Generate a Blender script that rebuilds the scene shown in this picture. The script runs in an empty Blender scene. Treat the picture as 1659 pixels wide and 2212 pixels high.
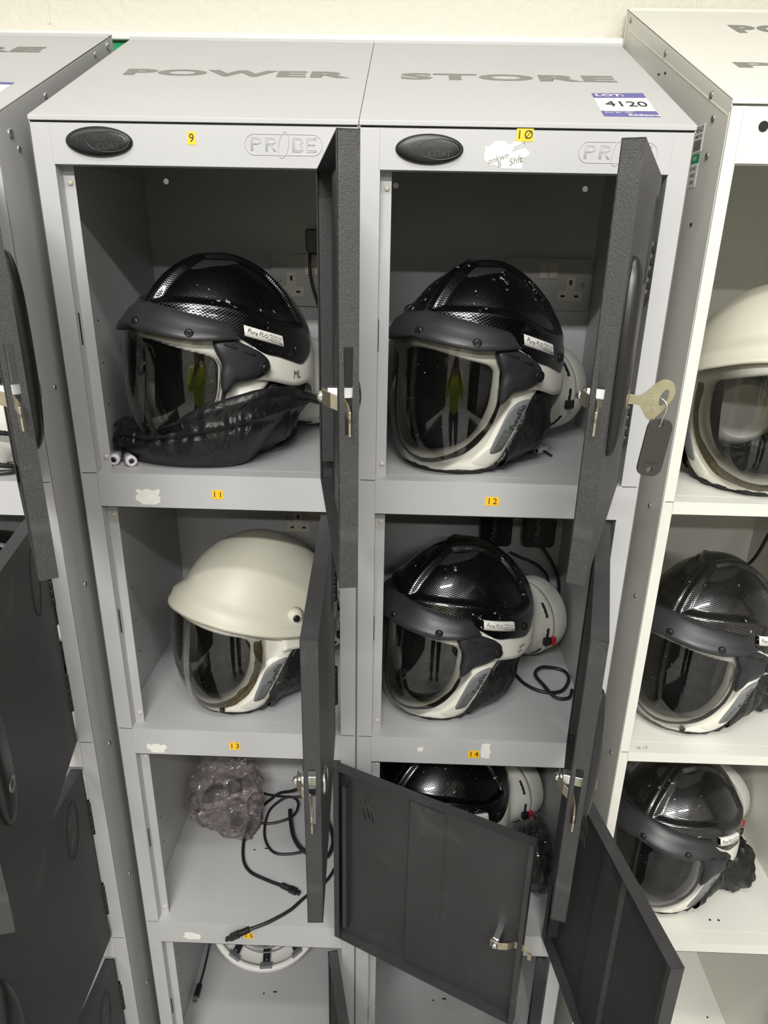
import bpy, bmesh, math, random
from mathutils import Vector, Matrix, noise, Euler
PI = math.pi
R = math.radians
random.seed(7)

# ------------------------------------------------------------------ camera, world, lights, exposure
sc = bpy.context.scene
C = sc.collection
cam_d = bpy.data.cameras.new('camera')
cam = bpy.data.objects.new('camera', cam_d)
C.objects.link(cam)
cam.location = (0.435679, -0.8909, 1.648876)
cam.rotation_euler = (1.203435, -0.018417, 0.0280)
cam_d.sensor_fit = 'VERTICAL'
cam_d.sensor_height = 36.0
cam_d.lens = 1495.4 / 2212 * 36.0
cam_d.clip_start = 0.02
sc.camera = cam

world = bpy.data.worlds.new('world')
sc.world = world
world.use_nodes = True
world.node_tree.nodes['Background'].inputs[0].default_value = (1.0, 0.97, 0.92, 1)
world.node_tree.nodes['Background'].inputs[1].default_value = 0.03

sc.view_settings.view_transform = 'Standard'
sc.view_settings.look = 'None'
sc.view_settings.gamma = 1
sc.view_settings.use_curve_mapping = False
sc.view_settings.exposure = 0.0

LAMPS = [  # x, y, length along x, width along y, watts
    (0.50, -1.05, 1.25, 0.14, 20.0),
    (0.15, -2.45, 1.25, 0.14, 110.0),
    (-1.60, -2.45, 1.25, 0.14, 32.0),  # fill lamp, added to brighten the lower compartments and the off-white locker's side
    (1.90, -2.45, 1.25, 0.14, 40.0),  # fill lamp, added on the right for the left locker's side and lower compartments
    (0.50, -4.20, 1.25, 0.14, 85.0),  # far fill lamp, added to even out the falloff down the lockers
]
CEIL = 3.2


# ------------------------------------------------------------------ helpers
def setp(o, label=None, cat=None, group=None, kind=None):
    if label: o['label'] = label
    if cat: o['category'] = cat
    if group: o['group'] = group
    if kind: o['kind'] = kind
    return o


def empty(name, loc=(0, 0, 0), rot=(0, 0, 0), label=None, cat=None, group=None):
    o = bpy.data.objects.new(name, None)
    o.empty_display_size = 0.05
    o.location = loc
    o.rotation_euler = rot
    C.objects.link(o)
    return setp(o, label, cat, group)


class MB:
    def __init__(self):
        self.v = []; self.f = []; self.uv = {}; self.smooth = []

    def quad_grid(self, rows, close_u=False, close_v=False, smooth=True, flip=False):
        n = len(rows); m = len(rows[0]); b = len(self.v)
        for r in rows:
            for p in r: self.v.append(Vector(p))
        for i in range(n if close_v else n - 1):
            for j in range(m if close_u else m - 1):
                i2 = (i + 1) % n; j2 = (j + 1) % m
                q = (b + i * m + j, b + i * m + j2, b + i2 * m + j2, b + i2 * m + j)
                self.f.append(q[::-1] if flip else q); self.smooth.append(smooth)
        return b

    def face(self, pts, smooth=False):
        b = len(self.v)
        for p in pts: self.v.append(Vector(p))
        self.f.append(tuple(range(b, b + len(pts)))); self.smooth.append(smooth)

    def box(self, x0, x1, y0, y1, z0, z1, M=None):
        b = len(self.v)
        for z in (z0, z1):
            for x, y in ((x0, y0), (x1, y0), (x1, y1), (x0, y1)):
                p = Vector((x, y, z)); self.v.append(M @ p if M else p)
        for q in ((3, 2, 1, 0), (4, 5, 6, 7), (0, 1, 5, 4), (1, 2, 6, 5), (2, 3, 7, 6), (3, 0, 4, 7)):
            self.f.append(tuple(b + i for i in q)); self.smooth.append(False)

    def prism(self, poly, axis, a0, a1, M=None):
        # poly: 2D points; axis 0/1/2 = extrusion axis
        def P(p, a):
            if axis == 0: q = Vector((a, p[0], p[1]))
            elif axis == 1: q = Vector((p[0], a, p[1]))
            else: q = Vector((p[0], p[1], a))
            return M @ q if M else q
        b = len(self.v); n = len(poly)
        for p in poly: self.v.append(P(p, a0))
        for p in poly: self.v.append(P(p, a1))
        self.f.append(tuple(range(b + n - 1, b - 1, -1))); self.smooth.append(False)
        self.f.append(tuple(range(b + n, b + 2 * n))); self.smooth.append(False)
        for i in range(n):
            j = (i + 1) % n
            self.f.append((b + i, b + j, b + n + j, b + n + i)); self.smooth.append(False)

    def tube(self, pts, r, seg=8, cap=True, rfun=None):
        pts = [Vector(p) for p in pts]
        rows = []; up = Vector((0, 0, 1)); prev = None
        for i, p in enumerate(pts):
            t = (pts[min(i + 1, len(pts) - 1)] - pts[max(i - 1, 0)])
            if t.length < 1e-9: t = Vector((0, 0, 1))
            t.normalize()
            if prev is None:
                a = up if abs(t.z) < 0.9 else Vector((1, 0, 0))
                nrm = t.cross(a).normalized()
            else:
                nrm = (prev - t * prev.dot(t))
                nrm = nrm.normalized() if nrm.length > 1e-6 else t.orthogonal().normalized()
            prev = nrm; bn = t.cross(nrm)
            rr = rfun(i / (len(pts) - 1)) if rfun else r
            rows.append([p + (nrm * math.cos(k * 2 * PI / seg) + bn * math.sin(k * 2 * PI / seg)) * rr for k in range(seg)])
        b = self.quad_grid(rows, close_u=True)
        if cap:
            self.f.append(tuple(b + k for k in range(seg))[::-1]); self.smooth.append(False)
            e = b + (len(rows) - 1) * seg
            self.f.append(tuple(e + k for k in range(seg))); self.smooth.append(False)

    def lathe(self, prof, M=None, seg=32, cap=True, smooth=True):
        # prof: list of (radius, height) around local z
        rows = []
        for r, h in prof:
            rr = [Vector((r * math.cos(k * 2 * PI / seg), r * math.sin(k * 2 * PI / seg), h)) for k in range(seg)]
            rows.append([M @ q for q in rr] if M else rr)
        b = self.quad_grid(rows, close_u=True, smooth=smooth)
        if cap:
            self.f.append(tuple(b + k for k in range(seg))[::-1]); self.smooth.append(False)
            e = b + (len(rows) - 1) * seg
            self.f.append(tuple(e + k for k in range(seg))); self.smooth.append(False)

    def mesh(self, me, M=None):
        b = len(self.v)
        for v in me.vertices: self.v.append(M @ v.co if M else v.co.copy())
        for p in me.polygons:
            self.f.append(tuple(b + i for i in p.vertices)); self.smooth.append(False)

    def build(self, name, mat, parent=None, origin=None, smooth_angle=None, bevel=0, solid=0, sub=0):
        me = bpy.data.meshes.new(name)
        if origin is not None:
            o3 = Vector(origin); vs = [v - o3 for v in self.v]
        else: vs = self.v
        me.from_pydata([tuple(v) for v in vs], [], self.f)
        me.polygons.foreach_set('use_smooth', self.smooth)
        me.materials.append(mat)
        me.update()
        bm = bmesh.new(); bm.from_mesh(me)
        bmesh.ops.remove_doubles(bm, verts=bm.verts, dist=1e-6)
        bmesh.ops.recalc_face_normals(bm, faces=bm.faces)
        bm.to_mesh(me); bm.free()
        o = bpy.data.objects.new(name, me)
        C.objects.link(o)
        if parent: o.parent = parent
        if solid:
            m = o.modifiers.new('solid', 'SOLIDIFY'); m.thickness = solid; m.offset = -1
        if bevel:
            m = o.modifiers.new('bevel', 'BEVEL'); m.width = bevel; m.segments = 2; m.limit_method = 'ANGLE'; m.angle_limit = R(40)
            m.harden_normals = False
        if sub:
            m = o.modifiers.new('sub', 'SUBSURF'); m.levels = sub; m.render_levels = sub
        return o


def crom(pts, n, closed=False):
    """Catmull-Rom resample to n points"""
    P = [Vector(p) for p in pts]; L = len(P); out = []
    segs = L if closed else L - 1
    for k in range(n):
        u = k / (n if closed else n - 1) * segs
        i = min(int(u), segs - 1); t = u - i
        if closed: a, b, c, d = P[(i - 1) % L], P[i % L], P[(i + 1) % L], P[(i + 2) % L]
        else: a, b, c, d = P[max(i - 1, 0)], P[i], P[i + 1], P[min(i + 2, L - 1)]
        out.append(0.5 * ((2 * b) + (c - a) * t + (2 * a - 5 * b + 4 * c - d) * t * t + (3 * b - a - 3 * c + d) * t ** 3))
    return out


def plate_mesh(outer, holes=(), th=0.001):
    cu = bpy.data.curves.new('tmp', 'CURVE'); cu.dimensions = '2D'; cu.fill_mode = 'BOTH'; cu.extrude = th / 2
    for loop in [outer] + list(holes):
        s = cu.splines.new('POLY'); s.points.add(len(loop) - 1)
        for i, p in enumerate(loop): s.points[i].co = (p[0], p[1], 0, 1)
        s.use_cyclic_u = True
    o = bpy.data.objects.new('tmp', cu)
    me = bpy.data.meshes.new_from_object(o)
    bpy.data.objects.remove(o); bpy.data.curves.remove(cu)
    return me


def text_mesh(s, size, ext=0.0002, bold=0.0, shear=0.0, sx=1.0, align='CENTER', spacing=1.0):
    cu = bpy.data.curves.new('tmp', 'FONT'); cu.body = s; cu.size = size; cu.extrude = ext / 2
    cu.align_x = align; cu.align_y = 'CENTER'; cu.offset = bold; cu.shear = shear; cu.space_character = spacing
    cu.resolution_u = 3
    o = bpy.data.objects.new('tmp', cu)
    me = bpy.data.meshes.new_from_object(o)
    bpy.data.objects.remove(o); bpy.data.curves.remove(cu)
    if sx != 1.0:
        for v in me.vertices: v.co.x *= sx
    return me


def front_m(x, y, z):  # local xy -> world xz plane facing -y
    return Matrix.Translation((x, y, z)) @ Matrix.Rotation(R(90), 4, 'X')


def circ(x, y, r, n=20, ry=None):
    ry = ry or r
    return [(x + r * math.cos(2 * PI * k / n), y + ry * math.sin(2 * PI * k / n)) for k in range(n)]


# ------------------------------------------------------------------ materials
def nt(name):
    m = bpy.data.materials.new(name); m.use_nodes = True
    t = m.node_tree; b = t.nodes['Principled BSDF']
    return m, t, b


def mat(name, col, rough=0.5, metal=0.0, bump=None, coat=0.0, var=None, spec=None, sheen=0):
    """bump = (scale, strength); var = (scale, amount) slight value variation"""
    m, t, b = nt(name)
    b.inputs['Base Color'].default_value = (*col, 1)
    b.inputs['Roughness'].default_value = rough
    b.inputs['Metallic'].default_value = metal
    if coat:
        b.inputs['Coat Weight'].default_value = coat; b.inputs['Coat Roughness'].default_value = 0.06
    if spec is not None: b.inputs['Specular IOR Level'].default_value = spec
    tc = None
    if bump or var:
        tc = t.nodes.new('ShaderNodeTexCoord')
    if bump:
        n = t.nodes.new('ShaderNodeTexNoise'); n.inputs['Scale'].default_value = bump[0]; n.inputs['Detail'].default_value = 3
        bp = t.nodes.new('ShaderNodeBump'); bp.inputs['Strength'].default_value = bump[1]; bp.inputs['Distance'].default_value = 0.001
        t.links.new(tc.outputs['Object'], n.inputs['Vector']); t.links.new(n.outputs['Fac'], bp.inputs['Height'])
        t.links.new(bp.outputs['Normal'], b.inputs['Normal'])
    if var:
        n = t.nodes.new('ShaderNodeTexNoise'); n.inputs['Scale'].default_value = var[0]; n.inputs['Detail'].default_value = 4
        r = t.nodes.new('ShaderNodeValToRGB')
        r.color_ramp.elements[0].position = 0.3; r.color_ramp.elements[1].position = 0.7
        a = var[1]
        r.color_ramp.elements[0].color = (*[max(0, c * (1 - a)) for c in col], 1)
        r.color_ramp.elements[1].color = (*[min(1, c * (1 + a)) for c in col], 1)
        t.links.new(tc.outputs['Object'], n.inputs['Vector']); t.links.new(n.outputs['Fac'], r.inputs['Fac'])
        t.links.new(r.outputs['Color'], b.inputs['Base Color'])
    return m


M_grey = mat('grey_powder_coat', (0.485, 0.485, 0.495), 0.42, bump=(900, 0.05), var=(6, 0.02))
M_white = mat('off_white_powder_coat', (0.73, 0.725, 0.67), 0.40, bump=(900, 0.05), var=(6, 0.02))
M_plastic = mat('cream_plastic', (0.85, 0.83, 0.75), 0.38, var=(10, 0.03))
M_fan = mat('pale_plastic', (0.66, 0.66, 0.61), 0.4, var=(10, 0.03))
M_bracket = mat('scuffed_black_rubber', (0.022, 0.023, 0.027), 0.48, bump=(300, 0.15), var=(30, 0.35))
M_band = mat('dark_grey_rubber', (0.030, 0.030, 0.034), 0.38, bump=(120, 0.08), var=(14, 0.3))
M_black = mat('black_plastic', (0.012, 0.012, 0.013), 0.35)
M_cable = mat('black_cable_rubber', (0.012, 0.012, 0.013), 0.38)
M_matt = mat('matt_black', (0.01, 0.01, 0.01), 0.8)
M_fuzzy = mat('black_seal_foam', (0.02, 0.019, 0.016), 0.95, bump=(1500, 0.8), var=(400, 0.5))
M_oldseal = mat('brown_seal_foam', (0.15, 0.12, 0.055), 0.9, bump=(1500, 0.8), var=(300, 0.5))
M_zinc = mat('zinc_metal', (0.75, 0.76, 0.76), 0.25, metal=1.0)
M_brass = mat('worn_nickel_brass', (0.60, 0.54, 0.42), 0.40, metal=1.0, var=(60, 0.15))
M_steel = mat('dull_steel', (0.45, 0.44, 0.42), 0.4, metal=1.0, var=(80, 0.2))
M_yellow = mat('yellow_label', (0.95, 0.56, 0.02), 0.45)
M_ink = mat('black_ink', (0.01, 0.01, 0.01), 0.6)
M_paper = mat('white_paper', (0.82, 0.81, 0.76), 0.6, var=(90, 0.04))
M_purple = mat('purple_print', (0.11, 0.10, 0.32), 0.5)
M_letterdark = mat('raised_black_lettering', (0.05, 0.05, 0.052), 0.25)
M_letter = mat('grey_print', (0.20, 0.20, 0.185), 0.5)
M_logo = mat('embossed_paint', (0.485, 0.485, 0.495), 0.35)
M_jlab = mat('grey_jaw_label', (0.20, 0.205, 0.215), 0.45, var=(30, 0.08))
M_sock = mat('grey_metal_clad', (0.46, 0.46, 0.43), 0.4)
M_sockin = mat('white_socket_plastic', (0.62, 0.58, 0.50), 0.35)
M_red = mat('red_plastic', (0.55, 0.012, 0.03), 0.35)
M_green = mat('green_sign', (0.0, 0.30, 0.10), 0.5)
M_toggle = mat('white_toggle', (0.80, 0.76, 0.80), 0.35)
M_bumper = mat('rubber_bumper_cream', (0.62, 0.58, 0.48), 0.45)
M_blue = mat('navy_plastic', (0.012, 0.014, 0.035), 0.3)


def dark_paint():
    m, t, b = nt('charcoal_textured_paint')
    tc = t.nodes.new('ShaderNodeTexCoord')
    v = t.nodes.new('ShaderNodeTexNoise'); v.inputs['Scale'].default_value = 900; v.inputs['Detail'].default_value = 2
    r = t.nodes.new('ShaderNodeValToRGB')
    r.color_ramp.elements[0].position = 0.35; r.color_ramp.elements[0].color = (0.028, 0.028, 0.030, 1)
    r.color_ramp.elements[1].position = 0.72; r.color_ramp.elements[1].color = (0.050, 0.050, 0.052, 1)
    e = r.color_ramp.elements.new(0.80); e.color = (0.13, 0.13, 0.13, 1)
    w = t.nodes.new('ShaderNodeTexNoise'); w.inputs['Scale'].default_value = 9; w.inputs['Detail'].default_value = 6; w.inputs['Distortion'].default_value = 1.5
    wr = t.nodes.new('ShaderNodeValToRGB'); wr.color_ramp.elements[0].position = 0.58; wr.color_ramp.elements[1].position = 0.85
    wr.color_ramp.elements[0].color = (0, 0, 0, 1); wr.color_ramp.elements[1].color = (0.5, 0.5, 0.5, 1)
    mx = t.nodes.new('ShaderNodeMixRGB'); mx.inputs['Color2'].default_value = (0.12, 0.12, 0.12, 1)
    t.links.new(tc.outputs['Object'], v.inputs['Vector']); t.links.new(tc.outputs['Object'], w.inputs['Vector'])
    t.links.new(v.outputs['Fac'], r.inputs['Fac']); t.links.new(w.outputs['Fac'], wr.inputs['Fac'])
    t.links.new(wr.outputs['Color'], mx.inputs['Fac']); t.links.new(r.outputs['Color'], mx.inputs['Color1'])
    t.links.new(mx.outputs['Color'], b.inputs['Base Color'])
    bp = t.nodes.new('ShaderNodeBump'); bp.inputs['Strength'].default_value = 0.35; bp.inputs['Distance'].default_value = 0.001
    t.links.new(v.outputs['Fac'], bp.inputs['Height']); t.links.new(bp.outputs['Normal'], b.inputs['Normal'])
    b.inputs['Roughness'].default_value = 0.5
    return m


M_dark = dark_paint()


def carbon():
    """black lacquer over a small woven print; the print is laid out in helmet space"""
    m, t, b = nt('carbon_weave_lacquer')
    uv = t.nodes.new('ShaderNodeUVMap')
    sep = t.nodes.new('ShaderNodeSeparateXYZ'); t.links.new(uv.outputs['UV'], sep.inputs[0])

    def mth(op, a, bb=None):
        n = t.nodes.new('ShaderNodeMath'); n.operation = op
        for i, s in enumerate((a, bb)):
            if s is None: continue
            if isinstance(s, (int, float)): n.inputs[i].default_value = s
            else: t.links.new(s, n.inputs[i])
        return n.outputs[0]
    K = 2 * PI / 0.0056
    su = mth('SINE', mth('MULTIPLY', sep.outputs[0], K))
    sv = mth('SINE', mth('MULTIPLY', sep.outputs[1], K * 1.35))
    p = mth('MULTIPLY', su, sv)
    r = t.nodes.new('ShaderNodeValToRGB')
    r.color_ramp.elements[0].position = 0.48; r.color_ramp.elements[0].color = (0.004, 0.004, 0.004, 1)
    r.color_ramp.elements[1].position = 0.62; r.color_ramp.elements[1].color = (0.16, 0.16, 0.17, 1)
    t.links.new(mth('ADD', mth('MULTIPLY', p, 0.5), 0.5), r.inputs['Fac'])
    # paint chips and scuffs
    tc = t.nodes.new('ShaderNodeTexCoord')
    oi = t.nodes.new('ShaderNodeObjectInfo')
    add = t.nodes.new('ShaderNodeVectorMath'); add.operation = 'ADD'
    cmb = t.nodes.new('ShaderNodeCombineXYZ'); t.links.new(mth('MULTIPLY', oi.outputs['Random'], 40.0), cmb.inputs[0])
    t.links.new(tc.outputs['Object'], add.inputs[0]); t.links.new(cmb.outputs[0], add.inputs[1])
    n = t.nodes.new('ShaderNodeTexNoise'); n.inputs['Scale'].default_value = 120; n.inputs['Detail'].default_value = 5
    t.links.new(add.outputs[0], n.inputs['Vector'])
    n2 = t.nodes.new('ShaderNodeTexNoise'); n2.inputs['Scale'].default_value = 14
    t.links.new(add.outputs[0], n2.inputs['Vector'])
    sp = mth('MULTIPLY', mth('GREATER_THAN', n.outputs['Fac'], 0.665), mth('GREATER_THAN', n2.outputs['Fac'], 0.54))
    mx = t.nodes.new('ShaderNodeMixRGB'); t.links.new(sp, mx.inputs['Fac'])
    t.links.new(r.outputs['Color'], mx.inputs['Color1']); mx.inputs['Color2'].default_value = (0.28, 0.29, 0.34, 1)
    t.links.new(mx.outputs['Color'], b.inputs['Base Color'])
    t.links.new(mth('SUBTRACT', 1.0, sp), b.inputs['Metallic'])
    b.inputs['Roughness'].default_value = 0.30
    b.inputs['Coat Weight'].default_value = 0.8; b.inputs['Coat Roughness'].default_value = 0.05
    return m


M_carbon = carbon()
M_shellplain = mat('cream_shell', (0.62, 0.60, 0.50), 0.45, var=(5, 0.04))


def visor_mat(name, tint, gloss=1.0):
    m = bpy.data.materials.new(name); m.use_nodes = True; t = m.node_tree
    for n in list(t.nodes): t.nodes.remove(n)
    out = t.nodes.new('ShaderNodeOutputMaterial'); tr = t.nodes.new('ShaderNodeBsdfTransparent'); gl = t.nodes.new('ShaderNodeBsdfGlossy')
    fr = t.nodes.new('ShaderNodeFresnel'); fr.inputs['IOR'].default_value = 1.5
    mu = t.nodes.new('ShaderNodeMath'); mu.operation = 'MULTIPLY'; mu.inputs[1].default_value = 1.7 * gloss
    mu.use_clamp = True
    mx = t.nodes.new('ShaderNodeMixShader')
    tr.inputs['Color'].default_value = (*tint, 1); gl.inputs['Roughness'].default_value = 0.03
    df = t.nodes.new('ShaderNodeBsdfDiffuse'); df.inputs['Color'].default_value = (0.55, 0.55, 0.52, 1)
    # fine scratches
    tc = t.nodes.new('ShaderNodeTexCoord'); nz = t.nodes.new('ShaderNodeTexNoise'); nz.inputs['Scale'].default_value = 260; nz.inputs['Detail'].default_value = 6
    gt = t.nodes.new('ShaderNodeMath'); gt.operation = 'GREATER_THAN'; gt.inputs[1].default_value = 0.735
    mm = t.nodes.new('ShaderNodeMath'); mm.operation = 'MULTIPLY_ADD'; mm.inputs[1].default_value = 0.5; mm.inputs[2].default_value = 0.004
    mx2 = t.nodes.new('ShaderNodeMixShader')
    t.links.new(tc.outputs['Object'], nz.inputs['Vector']); t.links.new(nz.outputs['Fac'], gt.inputs[0]); t.links.new(gt.outputs[0], mm.inputs[0])
    t.links.new(fr.outputs[0], mu.inputs[0]); t.links.new(mu.outputs[0], mx.inputs[0])
    t.links.new(tr.outputs[0], mx.inputs[1]); t.links.new(gl.outputs[0], mx.inputs[2])
    t.links.new(mm.outputs[0], mx2.inputs[0]); t.links.new(mx.outputs[0], mx2.inputs[1]); t.links.new(df.outputs[0], mx2.inputs[2])
    t.links.new(mx2.outputs[0], out.inputs['Surface'])
    return m


M_visor = visor_mat('clear_visor', (0.97, 0.97, 0.965))
M_visor_dark = visor_mat('smoky_visor', (0.72, 0.72, 0.76))


def film(name, col, fac, rough=0.12, crinkle=16):
    """thin crinkled plastic: mostly see-through, with a milky share and sharp highlights"""
    m = bpy.data.materials.new(name); m.use_nodes = True; t = m.node_tree
    for n in list(t.nodes): t.nodes.remove(n)
    out = t.nodes.new('ShaderNodeOutputMaterial'); tr = t.nodes.new('ShaderNodeBsdfTransparent'); gl = t.nodes.new('ShaderNodeBsdfGlossy'); df = t.nodes.new('ShaderNodeBsdfDiffuse')
    tr.inputs['Color'].default_value = (0.975, 0.945, 0.95, 1) if 'pink' in name else (0.97, 0.97, 0.97, 1)
    gl.inputs['Roughness'].default_value = rough; df.inputs['Color'].default_value = (*col, 1)
    tc = t.nodes.new('ShaderNodeTexCoord'); n = t.nodes.new('ShaderNodeTexNoise'); n.inputs['Scale'].default_value = crinkle; n.inputs['Distortion'].default_value = 1.5
    bp = t.nodes.new('ShaderNodeBump'); bp.inputs['Strength'].default_value = 0.7; bp.inputs['Distance'].default_value = 0.010
    t.links.new(tc.outputs['Object'], n.inputs['Vector']); t.links.new(n.outputs['Fac'], bp.inputs['Height'])
    fr = t.nodes.new('ShaderNodeFresnel'); fr.inputs['IOR'].default_value = 1.5
    for q in (gl, df, fr): t.links.new(bp.outputs['Normal'], q.inputs['Normal'])
    m1 = t.nodes.new('ShaderNodeMixShader'); m1.inputs[0].default_value = fac
    t.links.new(tr.outputs[0], m1.inputs[1]); t.links.new(df.outputs[0], m1.inputs[2])
    mu = t.nodes.new('ShaderNodeMath'); mu.operation = 'MULTIPLY'; mu.use_clamp = True; mu.inputs[1].default_value = 1.0; t.links.new(fr.outputs[0], mu.inputs[0])
    m2 = t.nodes.new('ShaderNodeMixShader'); t.links.new(mu.outputs[0], m2.inputs[0]); t.links.new(m1.outputs[0], m2.inputs[1]); t.links.new(gl.outputs[0], m2.inputs[2])
    t.links.new(m2.outputs[0], out.inputs['Surface'])
    return m


M_film = film('pinkish_plastic_film', (0.85, 0.74, 0.76), 0.11)
M_film2 = film('clear_plastic_film', (0.5, 0.5, 0.5), 0.06)


def nylon():
    m, t, b = nt('black_nylon')
    b.inputs['Base Color'].default_value = (0.009, 0.009, 0.010, 1); b.inputs['Roughness'].default_value = 0.42
    tc = t.nodes.new('ShaderNodeTexCoord'); n = t.nodes.new('ShaderNodeTexNoise'); n.inputs['Scale'].default_value = 45; n.inputs['Detail'].default_value = 3; n.inputs['Distortion'].default_value = 1.2
    bp = t.nodes.new('ShaderNodeBump'); bp.inputs['Strength'].default_value = 0.6; bp.inputs['Distance'].default_value = 0.006
    t.links.new(tc.outputs['Object'], n.inputs['Vector']); t.links.new(n.outputs['Fac'], bp.inputs['Height']); t.links.new(bp.outputs['Normal'], b.inputs['Normal'])
    return m


M_nylon = nylon()


def halftone():
    m, t, b = nt('halftone_border')
    tc = t.nodes.new('ShaderNodeUVMap')
    v = t.nodes.new('ShaderNodeTexVoronoi'); v.inputs['Scale'].default_value = 420; v.inputs['Randomness'].default_value = 0.0
    g = t.nodes.new('ShaderNodeMath'); g.operation = 'GREATER_THAN'; g.inputs[1].default_value = 0.42
    mx = t.nodes.new('ShaderNodeMixRGB'); mx.inputs['Color1'].default_value = (0.02, 0.02, 0.02, 1); mx.inputs['Color2'].default_value = (0.70, 0.67, 0.6, 1)
    t.links.new(tc.outputs['UV'], v.inputs['Vector']); t.links.new(v.outputs['Distance'], g.inputs[0]); t.links.new(g.outputs[0], mx.inputs['Fac'])
    t.links.new(mx.outputs['Color'], b.inputs['Base Color'])
    return m


M_half = halftone()


def wallmat():
    m, t, b = nt('cream_painted_block')
    tc = t.nodes.new('ShaderNodeTexCoord')
    n = t.nodes.new('ShaderNodeTexNoise'); n.inputs['Scale'].default_value = 55; n.inputs['Detail'].default_value = 6
    bp = t.nodes.new('ShaderNodeBump'); bp.inputs['Strength'].default_value = 0.5; bp.inputs['Distance'].default_value = 0.006
    t.links.new(tc.outputs['Object'], n.inputs['Vector']); t.links.new(n.outputs['Fac'], bp.inputs['Height']); t.links.new(bp.outputs['Normal'], b.inputs['Normal'])
    b.inputs['Base Color'].default_value = (0.73, 0.70, 0.615, 1); b.inputs['Roughness'].default_value = 0.55
    return m


M_wall = wallmat()
M_ceil = mat('ceiling_white', (0.7, 0.7, 0.68), 0.8)
M_floor = mat('pale_grey_floor', (0.36, 0.36, 0.35), 0.5, var=(3, 0.2))
M_roomwall = mat('room_wall', (0.45, 0.43, 0.38), 0.8)
M_lampcase = mat('lamp_casing', (0.8, 0.8, 0.8), 0.4)

# ------------------------------------------------------------------ the room
WY = 0.53


def struct(name, mb, m, **k):
    o = mb.build(name, m, **k); o['kind'] = 'structure'; return o


X0, X1, Y0 = -2.6, 3.2, -5.8
mb = MB(); mb.box(X0, X1, WY, WY + 0.1, 0, CEIL); struct('wall_back', mb, M_wall)
# mortar joints of the painted blockwork
mb = MB()
for x in (-0.20, 0.92):
    mb.box(x, x + 0.006, WY - 0.0015, WY + 0.0005, 2.0, 2.21)
struct('trim_1', mb, M_wall, bevel=0.0006)
mb = MB(); mb.box(X0, X1, Y0 - 0.1, Y0, 0, CEIL); struct('wall_front', mb, M_roomwall)
mb = MB(); mb.box(X0 - 0.1, X0, Y0, WY, 0, CEIL); struct('wall_left', mb, M_roomwall)
mb = MB(); mb.box(X1, X1 + 0.1, Y0, WY, 0, CEIL); struct('wall_right', mb, M_roomwall)
mb = MB(); mb.box(X0, X1, Y0, WY, -0.1, 0); struct('floor', mb, M_floor)
mb = MB(); mb.box(X0, X1, Y0, WY, CEIL, CEIL + 0.1); struct('ceiling', mb, M_ceil)
# dado trunking running behind the lockers
mb = MB(); mb.box(X0 + 0.01, 0.79, 0.475, WY, 1.966, 1.978); mb.box(X0 + 0.01, 0.79, 0.505, WY, 1.70, 1.966)
struct('trim_2', mb, mat('white_trunking', (0.85, 0.85, 0.83), 0.4), bevel=0.002)
mb = MB(); mb.box(-0.16, 0.10, 0.485, 0.5045, 1.86, 1.9655)
s = mb.build('wall_sign', M_green, bevel=0.001)
setp(s, 'small green sign board on the wall in the gap behind the two left lockers', 'sign')

for i, (x, y, lx, ly, wt) in enumerate(LAMPS):
    e = empty('ceiling_light', (x, y, CEIL - 0.05), label=('long white ceiling light just in front of the lockers', 'long white ceiling light in the middle of the room', 'long white ceiling light added as fill in the middle row, left end', 'long white ceiling light added as fill in the middle row, right end', 'long white ceiling light added as fill at the far end of the room')[i], cat='light', group='ceiling lights')
    mb = MB(); mb.box(-lx / 2 - 0.01, lx / 2 + 0.01, -ly / 2 - 0.01, ly / 2 + 0.01, 0.0, 0.05)
    mb.build('lamp_housing', M_lampcase, e, bevel=0.004)
    ld = bpy.data.lights.new('lamp', 'AREA'); ld.shape = 'RECTANGLE'; ld.size = lx; ld.size_y = ly; ld.energy = wt; ld.color = (1.0, 0.985, 0.95)
    lo = bpy.data.objects.new('lamp', ld); C.objects.link(lo); lo.parent = e; lo.location = (0, 0, -0.004)

# ------------------------------------------------------------------ lockers
ZT = [1.7304, 1.303, 0.8777, 0.4514]
ZB = [1.3523, 0.9270, 0.5018, 0.0760]
DW = 0.325     # door width
DT = 0.0175    # door thickness


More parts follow.
